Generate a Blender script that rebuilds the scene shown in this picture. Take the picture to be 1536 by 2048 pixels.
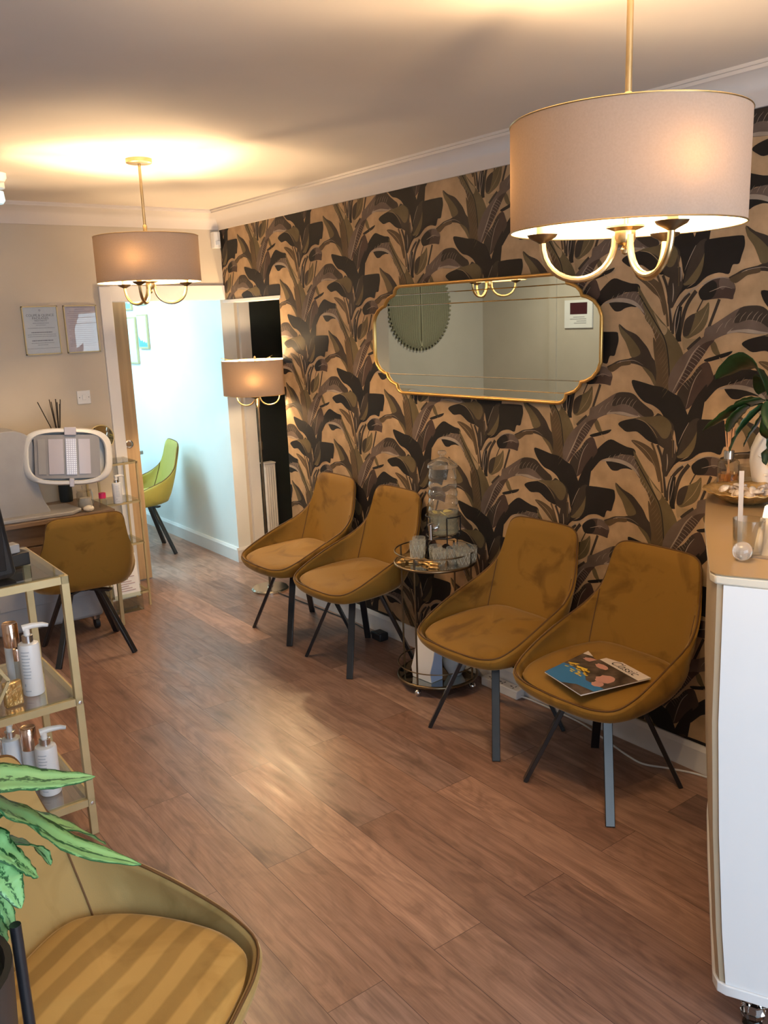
import bpy, bmesh, math, random
from mathutils import Vector, Matrix, Quaternion
random.seed(7)
PI = math.pi
scene = bpy.context.scene
for o in list(bpy.data.objects):
    bpy.data.objects.remove(o)
COL = scene.collection

# ------------------------------------------------------------------ camera
H = 1.70
YAW, PIT, ROL, F_PX = 0.636043801, 0.220076360, -0.0375345910, 1733.8
cy_, sy_, cp_, sp_, cr_, sr_ = math.cos(YAW), math.sin(YAW), math.cos(PIT), math.sin(PIT), math.cos(ROL), math.sin(ROL)
fw = Vector((sy_*cp_, cy_*cp_, -sp_)); rt = Vector((cy_, -sy_, 0)); up = rt.cross(fw)
r2 = cr_*rt + sr_*up; u2 = -sr_*rt + cr_*up
cam_d = bpy.data.cameras.new('camera'); cam = bpy.data.objects.new('camera', cam_d); COL.objects.link(cam)
cam.matrix_world = Matrix(((r2.x, u2.x, -fw.x, 0), (r2.y, u2.y, -fw.y, 0), (r2.z, u2.z, -fw.z, H), (0, 0, 0, 1)))
cam_d.sensor_fit = 'HORIZONTAL'; cam_d.sensor_width = 36.0; cam_d.lens = F_PX*36/1536
cam_d.clip_start = 0.02
scene.camera = cam

# ------------------------------------------------------------------ world, daylight, exposure
scene.view_settings.view_transform = 'Standard'; scene.view_settings.look = 'None'
scene.view_settings.gamma = 1.0; scene.view_settings.use_curve_mapping = False
scene.view_settings.exposure = -0.32
w = bpy.data.worlds.new('world'); scene.world = w; w.use_nodes = True
w.node_tree.nodes['Background'].inputs[0].default_value = (0.72, 0.86, 1.0, 1)
w.node_tree.nodes['Background'].inputs[1].default_value = 1.6

def area(name, loc, rot, sx, sy, power, color):
    l = bpy.data.lights.new(name, 'AREA'); l.shape = 'RECTANGLE'; l.size = sx; l.size_y = sy
    l.energy = power; l.color = color
    o = bpy.data.objects.new(name, l); o.location = loc; o.rotation_euler = rot; COL.objects.link(o)
    return o
DAY = 125.0      # daylight through the shop window behind the photographer
area('window_daylight', (0.62, -1.52, 1.18), (PI/2, 0, 0), 3.0, 2.1, DAY, (0.68, 0.84, 1.0))
BACKROOM = 95.0  # bright white tubes of the treatment room
area('treatment_room_light', (1.75, 6.9, 2.36), (0, 0, 0), 1.1, 1.1, BACKROOM, (0.50, 0.87, 1.0))
area('recess_fill_light', (-1.0, 5.6, 2.38), (0, 0, 0), .35, .35, 26.0, (1.0, .90, .74))  # unseen lamp added to brighten the recess that the mirror reflects
BULB = 1950.0      # emission strength of each candle bulb

# ------------------------------------------------------------------ helpers
def tag(o, label=None, cat=None, group=None, kind=None):
    if label: o['label'] = label
    if cat: o['category'] = cat
    if group: o['group'] = group
    if kind: o['kind'] = kind
    return o
def thing(name, label, cat, loc=(0, 0, 0), rz=0.0, group=None):
    o = bpy.data.objects.new(name, None); COL.objects.link(o); o.empty_display_size = 0.05
    o.location = loc; o.rotation_euler = (0, 0, rz)
    return tag(o, label, cat, group)
def copy_tree(o, parent=None):
    c = o.copy(); COL.objects.link(c)
    if parent: c.parent = parent
    for ch in list(o.children): copy_tree(ch, c)
    return c
def catmull(pts, n=4, closed=False):
    P = [Vector(p) for p in pts]; out = []; N = len(P)
    rng = range(N) if closed else range(N-1)
    for i in rng:
        if closed: a, b, c, d = P[i-1], P[i], P[(i+1) % N], P[(i+2) % N]
        else: a, b, c, d = P[max(i-1, 0)], P[i], P[i+1], P[min(i+2, N-1)]
        for k in range(n):
            t = k/n
            out.append(0.5*((2*b)+(-a+c)*t+(2*a-5*b+4*c-d)*t*t+(-a+3*b-3*c+d)*t**3))
    if not closed: out.append(P[-1])
    return out
class MB:
    def __init__(s): s.v = []; s.f = []; s.m = []; s.mi = 0
    def add(s, vs, fs):
        b = len(s.v); s.v += [tuple(v) for v in vs]; s.f += [tuple(b+i for i in f) for f in fs]; s.m += [s.mi]*len(fs); return s
    def box(s, x0, x1, y0, y1, z0, z1):
        return s.add([(x0,y0,z0),(x1,y0,z0),(x1,y1,z0),(x0,y1,z0),(x0,y0,z1),(x1,y0,z1),(x1,y1,z1),(x0,y1,z1)],
                     [(0,3,2,1),(4,5,6,7),(0,1,5,4),(1,2,6,5),(2,3,7,6),(3,0,4,7)])
    def tube(s, pts, r, seg=10, closed=False, r2=None):
        P = [Vector(p) for p in pts]; n = len(P); vs = []; fs = []
        prev = None
        for i in range(n):
            if closed: t = (P[(i+1) % n]-P[i-1])
            else: t = P[min(i+1, n-1)]-P[max(i-1, 0)]
            t = t.normalized() if t.length > 1e-9 else Vector((0, 0, 1))
            if prev is None:
                a = Vector((0, 0, 1)) if abs(t.z) < .9 else Vector((1, 0, 0))
                u = t.cross(a).normalized()
            else: u = (prev - t*prev.dot(t)).normalized()
            prev = u; v = t.cross(u)
            rr = r if not callable(r) else r(i/(n-1))
            if r2 is not None: rb = r2
            else: rb = rr
            for k in range(seg):
                an = 2*PI*k/seg; vs.append(P[i]+u*rr*math.cos(an)+v*rb*math.sin(an))
        m = n if closed else n-1
        for i in range(m):
            j = (i+1) % n
            for k in range(seg):
                l = (k+1) % seg; fs.append((i*seg+k, i*seg+l, j*seg+l, j*seg+k))
        if not closed:
            fs.append(tuple(range(seg-1, -1, -1))); fs.append(tuple((n-1)*seg+k for k in range(seg)))
        return s.add(vs, fs)
    def bar(s, a, b, wu, wv, udir):
        a = Vector(a); b = Vector(b); t = (b-a).normalized(); u = Vector(udir); u = (u-t*u.dot(t)).normalized(); v = t.cross(u)
        q = [(1,1),(-1,1),(-1,-1),(1,-1)]
        vs = [p+u*wu/2*x+v*wv/2*y for p in (a, b) for x, y in q]
        return s.add(vs, [(0,3,2,1),(4,5,6,7),(0,1,5,4),(1,2,6,5),(2,3,7,6),(3,0,4,7)])
    def lathe(s, prof, seg=32, c=(0, 0, 0), sx=1, sy=1, close=True):
        vs = []; fs = []; n = len(prof)
        for r, z in prof:
            for k in range(seg):
                a = 2*PI*k/seg; vs.append((c[0]+sx*r*math.cos(a), c[1]+sy*r*math.sin(a), c[2]+z))
        for i in range(n-1):
            for k in range(seg):
                l = (k+1) % seg; fs.append((i*seg+k, i*seg+l, (i+1)*seg+l, (i+1)*seg+k))
        if close:
            if prof[0][0] > 1e-6: fs.append(tuple(range(seg-1, -1, -1)))
            if prof[-1][0] > 1e-6: fs.append(tuple((n-1)*seg+k for k in range(seg)))
        return s.add(vs, fs)
    def prism(s, poly, z0, z1, ax='z'):
        n = len(poly)
        def mk(p, z): return {'z': (p[0], p[1], z), 'y': (p[0], z, p[1]), 'x': (z, p[0], p[1])}[ax]
        vs = [mk(p, z0) for p in poly]+[mk(p, z1) for p in poly]
        fs = [tuple(range(n-1, -1, -1)), tuple(range(n, 2*n))]+[(i, (i+1) % n, n+(i+1) % n, n+i) for i in range(n)]
        return s.add(vs, fs)
    def sph(s, c, r, seg=14, rings=9, sz=1):
        prof = [(r*math.sin(PI*i/rings), -r*sz*math.cos(PI*i/rings)) for i in range(rings+1)]
        return s.lathe(prof, seg, c)
    def build(s, name, mat, parent=None, smooth=35, bevel=0, solid=0, subs=0, bseg=2, loc=None):
        me = bpy.data.meshes.new(name); me.from_pydata(s.v, [], s.f)
        mats = mat if isinstance(mat, (list, tuple)) else [mat]
        for m in mats: me.materials.append(m)
        if len(mats) > 1: me.polygons.foreach_set('material_index', s.m)
        bm = bmesh.new(); bm.from_mesh(me); bmesh.ops.remove_doubles(bm, verts=bm.verts, dist=1e-6)
        bmesh.ops.recalc_face_normals(bm, faces=bm.faces); bm.to_mesh(me); bm.free()
        if smooth:
            me.polygons.foreach_set('use_smooth', [True]*len(me.polygons))
            me.set_sharp_from_angle(angle=math.radians(smooth))
        me.update()
        o = bpy.data.objects.new(name, me); COL.objects.link(o)
        if parent: o.parent = parent
        if loc: o.location = loc
        if solid:
            md = o.modifiers.new('solid', 'SOLIDIFY'); md.thickness = abs(solid); md.offset = 1 if solid > 0 else -1
        if bevel:
            md = o.modifiers.new('bevel', 'BEVEL'); md.width = bevel; md.segments = bseg; md.limit_method = 'ANGLE'; md.angle_limit = math.radians(40)
        if subs:
            md = o.modifiers.new('subs', 'SUBSURF'); md.levels = subs; md.render_levels = subs
        return o
def B(name, x0, x1, y0, y1, z0, z1, mat, parent=None, bevel=0.0):
    return MB().box(x0, x1, y0, y1, z0, z1).build(name, mat, parent, bevel=bevel, smooth=0 if not bevel else 35)
def struct(o): o['kind'] = 'structure'; return o

# ------------------------------------------------------------------ materials
def mat(name, col, rough=0.5, metal=0.0, spec=0.5, trans=0.0, ior=1.45, emis=None, estr=0.0, coat=0.0, sheen=0.0, alpha=1.0):
    m = bpy.data.materials.new(name); m.use_nodes = True
    b = m.node_tree.nodes['Principled BSDF']
    b.inputs['Base Color'].default_value = (*col, 1); b.inputs['Roughness'].default_value = rough
    b.inputs['Metallic'].default_value = metal; b.inputs['Specular IOR Level'].default_value = spec
    b.inputs['Transmission Weight'].default_value = trans; b.inputs['IOR'].default_value = ior
    b.inputs['Coat Weight'].default_value = coat; b.inputs['Sheen Weight'].default_value = sheen
    b.inputs['Alpha'].default_value = alpha
    if emis: b.inputs['Emission Color'].default_value = (*emis, 1); b.inputs['Emission Strength'].default_value = estr
    return m
def noisy(m, c1, c2, scale=5.0, detail=4.0, lo=0.35, hi=0.65, bump=0.0, bscale=60.0, coord='Object', stretch=None, dist=0.0):
    nt = m.node_tree; N = nt.nodes; L = nt.links; b = N['Principled BSDF']
    tc = N.new('ShaderNodeTexCoord'); src = tc.outputs[coord]
    if stretch:
        mp = N.new('ShaderNodeMapping'); mp.inputs['Scale'].default_value = stretch; L.new(src, mp.inputs[0]); src = mp.outputs[0]
    n = N.new('ShaderNodeTexNoise'); n.inputs['Scale'].default_value = scale; n.inputs['Detail'].default_value = detail
    n.inputs['Distortion'].default_value = dist
    L.new(src, n.inputs['Vector'])
    r = N.new('ShaderNodeValToRGB'); r.color_ramp.elements[0].position = lo; r.color_ramp.elements[1].position = hi
    r.color_ramp.elements[0].color = (*c1, 1); r.color_ramp.elements[1].color = (*c2, 1)
    L.new(n.outputs['Fac'], r.inputs[0]); L.new(r.outputs[0], b.inputs['Base Color'])
    if bump:
        n2 = N.new('ShaderNodeTexNoise'); n2.inputs['Scale'].default_value = bscale; n2.inputs['Detail'].default_value = 3; L.new(src, n2.inputs['Vector'])
        bp = N.new('ShaderNodeBump'); bp.inputs['Strength'].default_value = bump; bp.inputs['Distance'].default_value = 0.01
        L.new(n2.outputs['Fac'], bp.inputs['Height']); L.new(bp.outputs[0], b.inputs['Normal'])
    return m
MT = {}
MT['wall'] = noisy(mat('cream_wall_paint', (.55, .49, .41), .75), (.535, .475, .395), (.565, .505, .425), 3, bump=.03, bscale=120)
MT['ceiling'] = noisy(mat('ceiling_paint', (.66, .60, .55), .85), (.65, .59, .54), (.68, .62, .57), 2)
MT['coving'] = noisy(mat('coving_plaster', (.66, .61, .58), .7), (.65, .60, .57), (.67, .62, .59), 4)
MT['trim'] = noisy(mat('white_gloss_trim', (.72, .71, .72), .35), (.70, .69, .70), (.74, .73, .74), 5)
MT['white_wall'] = noisy(mat('treatment_room_paint', (.78, .80, .80), .7), (.77, .79, .79), (.80, .82, .82), 3)
MT['dark_wall'] = noisy(mat('gloom_and_bottle_navy', (.008, .014, .018), .6), (.007, .012, .016), (.010, .017, .021), 3)  # near-black paints in the unlit passage's darkness; the desk diffuser bottle shares it
MT['oak_door'] = noisy(mat('oak_door_veneer', (.40, .27, .15), .5), (.36, .24, .13), (.45, .31, .17), 3, stretch=(14, 14, .8), detail=6)
MT['brass'] = noisy(mat('antique_brass', (.62, .46, .24), .3, 1.0), (.58, .43, .22), (.68, .51, .28), 12)
MT['dark_brass'] = noisy(mat('aged_bronze_metal', (.20, .15, .09), .35, 1.0), (.17, .13, .08), (.25, .19, .12), 14)
MT['chrome_brass'] = noisy(mat('polished_nickel_base', (.62, .60, .52), .22, 1.0), (.60, .58, .50), (.65, .63, .55), 8)
MT['gold_paint'] = noisy(mat('matt_gold_frame_paint', (.50, .40, .22), .42, .35), (.47, .375, .20), (.53, .43, .24), 9)
MT['gold_mirror'] = noisy(mat('gold_mirror_frame', (.62, .38, .12), .32, .8), (.58, .35, .10), (.67, .42, .15), 9)
MT['black_metal'] = noisy(mat('black_powder_coated_steel', (.012, .014, .018), .28, .0, coat=.38), (.011, .012, .015), (.014, .015, .018), 20)
MT['glass'] = mat('clear_glass', (1, 1, 1), .02, trans=1.0, ior=1.45)
MT['shelf_glass'] = mat('shelf_glass', (.78, .90, .84), .03, trans=1.0, ior=1.3)
MT['mirror'] = noisy(mat('mirror_silver', (.80, .86, .78), .01, 1.0), (.79, .85, .77), (.81, .87, .79), 2)
MT['mirror_groove'] = mat('mirror_bevel_cut', (.62, .64, .58), .05, 1.0)
MT['white_plastic'] = noisy(mat('white_plastic', (.78, .78, .78), .35), (.77, .77, .77), (.79, .79, .79), 9)
MT['grey_plastic'] = noisy(mat('pale_grey_plastic', (.50, .50, .50), .4), (.29, .29, .305), (.33, .33, .345), 7)
MT['mid_grey'] = noisy(mat('mid_grey_plastic', (.26, .26, .28), .4), (.25, .25, .27), (.27, .27, .29), 7)
MT['lilac_panel'] = noisy(mat('lilac_grey_light_panel', (.45, .44, .52), .3), (.44, .43, .51), (.46, .45, .53), 7)
MT['black_plastic'] = noisy(mat('black_plastic', (.012, .014, .018), .45), (.010, .012, .016), (.015, .017, .021), 9)
MT['paper'] = noisy(mat('white_paper', (.78, .77, .76), .6), (.77, .76, .75), (.79, .78, .77), 8)
MT['pink_paper'] = noisy(mat('pinkish_paper', (.70, .62, .62), .35, coat=.4), (.66, .56, .56), (.68, .58, .58), 8)
MT['grey_paper'] = noisy(mat('certificate_paper', (.66, .65, .64), .35, coat=.4), (.65, .64, .63), (.67, .66, .65), 8)
MT['ink'] = mat('grey_ink', (.16, .15, .16), .6)
MT['pink_ink'] = mat('faded_red_ink', (.40, .26, .27), .6)
MT['black_ink'] = mat('black_ink', (.02, .02, .02), .5)
MT['rose_gold'] = noisy(mat('rose_gold_metal', (.85, .62, .50), .15, 1.0), (.83, .60, .48), (.87, .64, .52), 9)
MT['silver'] = noisy(mat('silver_metal', (.80, .80, .80), .18, 1.0), (.78, .78, .78), (.82, .82, .82), 9)
MT['bottle_white'] = noisy(mat('white_bottle_plastic', (.74, .77, .82), .3), (.73, .76, .81), (.75, .78, .83), 9)
MT['label_blue'] = mat('pale_blue_print', (.42, .48, .56), .5)
MT['wood_dark'] = noisy(mat('taupe_desk_wood', (.16, .11, .075), .4), (.14, .095, .062), (.19, .13, .09), 3, stretch=(1, 12, 12))
MT['counter_top'] = noisy(mat('gold_tan_counter_laminate', (.29, .20, .11), .28), (.275, .19, .10), (.31, .215, .12), 2.5)
MT['counter_side'] = noisy(mat('counter_side_tan', (.42, .34, .24), .45), (.41, .33, .23), (.44, .36, .26), 3)
MT['counter_white'] = noisy(mat('white_gloss_laminate', (.74, .74, .75), .3), (.73, .73, .74), (.75, .75, .76), 2)
MT['counter_edge'] = noisy(mat('counter_edge_cream', (.66, .60, .50), .35), (.65, .59, .49), (.67, .61, .51), 4)
MT['amber'] = mat('amber_fragrance_oil', (.95, .50, .18), .05, trans=.9, ior=1.36)
MT['reed'] = noisy(mat('rattan_reeds', (.50, .26, .12), .7), (.46, .23, .10), (.55, .29, .14), 20)
MT['dark_reed'] = mat('black_reeds', (.025, .018, .015), .7)
MT['shell'] = noisy(mat('pearly_shells', (.45, .36, .30), .3), (.30, .22, .17), (.62, .55, .48), 60)
MT['gold_foil'] = noisy(mat('gold_foil', (.70, .45, .16), .28, .75), (.58, .36, .12), (.85, .60, .28), 40, bump=.4, bscale=70)
MT['vase_white'] = noisy(mat('white_ceramic', (.74, .70, .66), .35), (.72, .68, .64), (.76, .72, .68), 5)
MT['dark_leaf'] = noisy(mat('dark_green_leaf', (.012, .045, .012), .32), (.004, .016, .005), (.011, .042, .011), 9)
MT['blue_print'] = mat('blue_print', (.03, .16, .38), .35)
MT['yellow_print'] = mat('yellow_print', (.72, .50, .06), .4)
MT['pink_print'] = mat('skin_pink_print', (.50, .26, .22), .4)
MT['dark_print'] = noisy(mat('dark_photo_print', (.03, .025, .02), .35), (.015, .012, .01), (.12, .09, .07), 22)
MT['mag_white'] = mat('magazine_masthead_paper', (.70, .62, .56), .4)
MT['socket'] = MT['white_plastic']
MT['cotton'] = noisy(mat('cotton_wool', (.72, .68, .62), .9), (.68, .64, .58), (.76, .72, .66), 30, bump=.5)
MT['pink'] = mat('bright_pink_plastic', (.65, .03, .14), .4)
MT['radiator'] = MT['trim']
MT['planter'] = noisy(mat('dark_brown_planter', (.035, .025, .02), .5), (.03, .022, .018), (.045, .032, .026), 6)
MT['soil'] = noisy(mat('potting_soil', (.03, .02, .012), .9), (.02, .013, .008), (.05, .035, .02), 50, bump=.6)
MT['disc'] = None

def velvet(name, base, dark, stripes=False):
    m = mat(name, base, .75, spec=.25, sheen=.35)
    nt = m.node_tree; N = nt.nodes; L = nt.links; b = N['Principled BSDF']
    b.inputs['Sheen Roughness'].default_value = .35; b.inputs['Sheen Tint'].default_value = (1.0, .80, .50, 1)
    tc = N.new('ShaderNodeTexCoord')
    n = N.new('ShaderNodeTexNoise'); n.inputs['Scale'].default_value = 5.5; n.inputs['Detail'].default_value = 5; n.inputs['Distortion'].default_value = 1.2
    oi = N.new('ShaderNodeObjectInfo'); ad = N.new('ShaderNodeVectorMath'); ad.operation = 'MULTIPLY_ADD'
    L.new(oi.outputs['Random'], ad.inputs[0]); ad.inputs[1].default_value = (7, 5, 3); L.new(tc.outputs['Object'], ad.inputs[2])
    L.new(ad.outputs[0], n.inputs['Vector'])
    r = N.new('ShaderNodeValToRGB'); r.color_ramp.elements[0].position = .30; r.color_ramp.elements[1].position = .46
    r.color_ramp.elements[0].color = (*dark, 1); r.color_ramp.elements[1].color = (*base, 1)
    L.new(n.outputs['Fac'], r.inputs[0]); out = r.outputs[0]
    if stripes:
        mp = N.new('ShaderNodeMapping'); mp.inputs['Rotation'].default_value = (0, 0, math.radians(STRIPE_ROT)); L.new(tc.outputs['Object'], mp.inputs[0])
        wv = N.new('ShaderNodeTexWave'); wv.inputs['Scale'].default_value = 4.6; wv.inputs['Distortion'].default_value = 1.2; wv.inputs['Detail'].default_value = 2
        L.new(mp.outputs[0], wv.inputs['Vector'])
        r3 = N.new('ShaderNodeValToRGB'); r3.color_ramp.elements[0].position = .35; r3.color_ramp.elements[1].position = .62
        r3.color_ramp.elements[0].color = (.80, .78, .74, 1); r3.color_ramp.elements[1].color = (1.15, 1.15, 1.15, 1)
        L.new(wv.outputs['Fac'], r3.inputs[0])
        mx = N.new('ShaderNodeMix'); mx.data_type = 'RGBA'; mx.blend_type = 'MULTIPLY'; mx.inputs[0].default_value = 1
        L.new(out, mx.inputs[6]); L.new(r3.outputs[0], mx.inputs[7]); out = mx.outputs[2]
    L.new(out, b.inputs['Base Color'])
    n3 = N.new('ShaderNodeTexNoise'); n3.inputs['Scale'].default_value = 400; L.new(tc.outputs['Object'], n3.inputs['Vector'])
    bp = N.new('ShaderNodeBump'); bp.inputs['Strength'].default_value = .12; bp.inputs['Distance'].default_value = .002
    L.new(n3.outputs['Fac'], bp.inputs['Height']); L.new(bp.outputs[0], b.inputs['Normal'])
    return m
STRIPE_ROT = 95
MT['velvet'] = velvet('mustard_velvet', (.230, .122, .020), (.135, .066, .010))
MT['velvet_stripe'] = velvet('mustard_velvet_striped', (.33, .205, .062), (.27, .160, .044), True)  # velvet with wavy lighter and darker stripes, for one seat
MT['velvet_light'] = velvet('mustard_velvet_pale', (.30, .205, .078), (.22, .145, .050))  # paler, less saturated velvet for the near left shell
MT['velvet_cyan_lit'] = velvet('mustard_velvet_cyan_lit', (.36, .31, .07), (.30, .25, .055))  # lime tint puts the far room's cyan light into mustard velvet
MT['piping'] = mat('dark_piping_cord', (.10, .045, .01), .7)

def shade_mat():
    m = bpy.data.materials.new('taupe_linen_lampshade'); m.use_nodes = True; nt = m.node_tree; N = nt.nodes; L = nt.links
    N.remove(N['Principled BSDF']); o = N['Material Output']
    g = N.new('ShaderNodeNewGeometry')
    tc = N.new('ShaderNodeTexCoord'); n = N.new('ShaderNodeTexNoise'); n.inputs['Scale'].default_value = 260; L.new(tc.outputs['Object'], n.inputs['Vector'])
    r = N.new('ShaderNodeValToRGB'); r.color_ramp.elements[0].color = (.30, .235, .19, 1); r.color_ramp.elements[1].color = (.37, .29, .235, 1); L.new(n.outputs['Fac'], r.inputs[0])
    mx = N.new('ShaderNodeMix'); mx.data_type = 'RGBA'; L.new(g.outputs['Backfacing'], mx.inputs[0]); L.new(r.outputs[0], mx.inputs[6]); mx.inputs[7].default_value = (.85, .80, .70, 1)
    d = N.new('ShaderNodeBsdfDiffuse'); L.new(mx.outputs[2], d.inputs[0])
    t = N.new('ShaderNodeBsdfTranslucent'); t.inputs[0].default_value = (.40, .24, .12, 1)
    ms = N.new('ShaderNodeMixShader'); ms.inputs[0].default_value = .012; L.new(d.outputs[0], ms.inputs[1]); L.new(t.outputs[0], ms.inputs[2])
    L.new(ms.outputs[0], o.inputs[0]); return m
MT['shade'] = shade_mat()
MT['candle'] = noisy(mat('warm_candle_sleeve', (.62, .36, .24), .5), (.58, .33, .22), (.66, .40, .27), 20)
MT['bulb'] = mat('glowing_candle_bulb', (1, .8, .5), .3, emis=(1.0, .68, .36), estr=BULB)

def window_glass():
    m = bpy.data.materials.new('thin_pane_glass'); m.use_nodes = True; nt = m.node_tree; N = nt.nodes; L = nt.links
    N.remove(N['Principled BSDF']); o = N['Material Output']
    a = N.new('ShaderNodeBsdfTransparent'); b = N.new('ShaderNodeBsdfGlossy'); b.inputs['Roughness'].default_value = .01
    f = N.new('ShaderNodeFresnel'); f.inputs[0].default_value = 1.45
    ms = N.new('ShaderNodeMixShader'); L.new(f.outputs[0], ms.inputs[0]); L.new(a.outputs[0], ms.inputs[1]); L.new(b.outputs[0], ms.inputs[2]); L.new(ms.outputs[0], o.inputs[0])
    return m
MT['pane'] = window_glass()
def tint_glass(name, col, amt):
    m = bpy.data.materials.new(name); m.use_nodes = True; nt = m.node_tree; N = nt.nodes; L = nt.links
    N.remove(N['Principled BSDF']); o = N['Material Output']
    a = N.new('ShaderNodeBsdfTransparent'); a.inputs[0].default_value = (*col, 1)
    b = N.new('ShaderNodeBsdfGlossy'); b.inputs['Roughness'].default_value = .04
    lw = N.new('ShaderNodeLayerWeight'); lw.inputs[0].default_value = amt
    ms = N.new('ShaderNodeMixShader'); L.new(lw.outputs['Facing'], ms.inputs[0]); L.new(a.outputs[0], ms.inputs[1]); L.new(b.outputs[0], ms.inputs[2]); L.new(ms.outputs[0], o.inputs[0])
    return m
MT['thin_glass'] = tint_glass('thin_tumbler_glass', (.92, .92, .89), .20)
def frosty(name, amt, dif):
    m = tint_glass(name, (.97, .97, .94), amt); nt = m.node_tree; N = nt.nodes; L = nt.links
    d = N.new('ShaderNodeBsdfTranslucent'); d.inputs[0].default_value = (.9, .9, .85, 1); e = N.new('ShaderNodeBsdfDiffuse'); e.inputs[0].default_value = (.85, .85, .80, 1)
    a = N.new('ShaderNodeMixShader'); L.new(d.outputs[0], a.inputs[1]); L.new(e.outputs[0], a.inputs[2])
    o = N['Material Output']; src = o.inputs[0].links[0].from_socket; b = N.new('ShaderNodeMixShader'); b.inputs[0].default_value = dif
    L.new(src, b.inputs[1]); L.new(a.outputs[0], b.inputs[2]); L.new(b.outputs[0], o.inputs[0]); return m
MT['cut_glass'] = frosty('cut_tumbler_glass', .14, .16)
MT['cut_pattern'] = frosty('cut_pattern_facets', .2, .5)
MT['ribbed_glass'] = frosty('ribbed_dispenser_glass', .30, .07)
MT['table_glass'] = tint_glass('tinted_table_glass', (.70, .66, .56), .35)
MT['clear_shelf'] = tint_glass('clear_shelf_glass', (.86, .90, .86), .22)
MT['water'] = mat('cloudy_lemon_water', (.68, .66, .50), .15, trans=.75, ior=1.2)

def floor_mat():
    m = mat('reddish_oak_laminate', (.3, .17, .1), .33, spec=.5)
    nt = m.node_tree; N = nt.nodes; L = nt.links; b = N['Principled BSDF']
    at = N.new('ShaderNodeAttribute'); at.attribute_name = 'tone'
    uv = N.new('ShaderNodeUVMap'); uv.uv_map = 'UVMap'
    sp = N.new('ShaderNodeSeparateXYZ'); L.new(uv.outputs[0], sp.inputs[0])
    sc = N.new('ShaderNodeSeparateColor'); L.new(at.outputs['Color'], sc.inputs[0])
    ad = N.new('ShaderNodeVectorMath'); ad.operation = 'MULTIPLY_ADD'
    cb = N.new('ShaderNodeCombineXYZ')
    for i in range(3): L.new(sc.outputs[1], cb.inputs[i])
    L.new(cb.outputs[0], ad.inputs[0]); ad.inputs[1].default_value = (37, 53, 19); L.new(uv.outputs[0], ad.inputs[2])
    def noise(scale, stretch, detail=5, dist=0.0):
        mp = N.new('ShaderNodeMapping'); mp.inputs['Scale'].default_value = stretch; L.new(ad.outputs[0], mp.inputs[0])
        n = N.new('ShaderNodeTexNoise'); n.inputs['Scale'].default_value = scale; n.inputs['Detail'].default_value = detail; n.inputs['Distortion'].default_value = dist
        L.new(mp.outputs[0], n.inputs['Vector']); return n.outputs['Fac']
    def ramp(src, p0, c0, p1, c1):
        r = N.new('ShaderNodeValToRGB'); e = r.color_ramp.elements; e[0].position = p0; e[1].position = p1; e[0].color = (*c0, 1); e[1].color = (*c1, 1)
        L.new(src, r.inputs[0]); return r.outputs[0]
    def mix(a, bb, fac, mode='MULTIPLY'):
        x = N.new('ShaderNodeMix'); x.data_type = 'RGBA'; x.blend_type = mode
        if isinstance(fac, float): x.inputs[0].default_value = fac
        else: L.new(fac, x.inputs[0])
        L.new(a, x.inputs[6]); L.new(bb, x.inputs[7]); return x.outputs[2]
    base = ramp(sc.outputs[0], 0, (.235, .134, .098), 1, (.41, .25, .182))
    hue = ramp(sc.outputs[2], 0, (1, 1, 1), 1, (.92, 1.0, 1.10))
    c = mix(base, hue, 1.0)
    g1 = ramp(noise(3.0, (1.2, 22, 1), 6, .4), .30, (.74, .70, .68), .70, (1.12, 1.10, 1.08)); c = mix(c, g1, 1.0)
    g2 = ramp(noise(2.2, (1.6, 5, 1), 3, 2.6), .36, (.74, .72, .72), .58, (1.06, 1.06, 1.05)); c = mix(c, g2, .9)
    # cathedral grain rings
    mp = N.new('ShaderNodeMapping'); mp.inputs['Scale'].default_value = (1.3, 7, 1); L.new(ad.outputs[0], mp.inputs[0])
    wv = N.new('ShaderNodeTexWave'); wv.wave_type = 'RINGS'; wv.inputs['Scale'].default_value = 4.5; wv.inputs['Distortion'].default_value = 9; wv.inputs['Detail'].default_value = 3; wv.inputs['Detail Scale'].default_value = .7
    L.new(mp.outputs[0], wv.inputs['Vector'])
    g3 = ramp(wv.outputs['Fac'], 0, (.86, .84, .83), .35, (1, 1, 1)); c = mix(c, g3, .55)
    # knots
    mp2 = N.new('ShaderNodeMapping'); mp2.inputs['Scale'].default_value = (1.5, 4.2, 1); L.new(ad.outputs[0], mp2.inputs[0])
    vo = N.new('ShaderNodeTexVoronoi'); vo.inputs['Scale'].default_value = 1.0; L.new(mp2.outputs[0], vo.inputs['Vector'])
    nz = N.new('ShaderNodeTexNoise'); nz.inputs['Scale'].default_value = 14; L.new(ad.outputs[0], nz.inputs['Vector'])
    ma = N.new('ShaderNodeMath'); ma.operation = 'MULTIPLY_ADD'; L.new(nz.outputs['Fac'], ma.inputs[0]); ma.inputs[1].default_value = .14; L.new(vo.outputs['Distance'], ma.inputs[2])
    g4 = ramp(ma.outputs[0], .09, (.45, .42, .42), .26, (1, 1, 1)); c = mix(c, g4, .85)
    # joints
    def edge(sock, size, wdt):
        s = N.new('ShaderNodeMath'); s.operation = 'SUBTRACT'; s.inputs[0].default_value = size; L.new(sock, s.inputs[1])
        mn = N.new('ShaderNodeMath'); mn.operation = 'MINIMUM'; L.new(sock, mn.inputs[0]); L.new(s.outputs[0], mn.inputs[1])
        lt = N.new('ShaderNodeMath'); lt.operation = 'LESS_THAN'; L.new(mn.outputs[0], lt.inputs[0]); lt.inputs[1].default_value = wdt; return lt.outputs[0]
    e1 = edge(sp.outputs[1], PW, .0009); e2 = edge(sp.outputs[0], PL, .0009)
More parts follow.
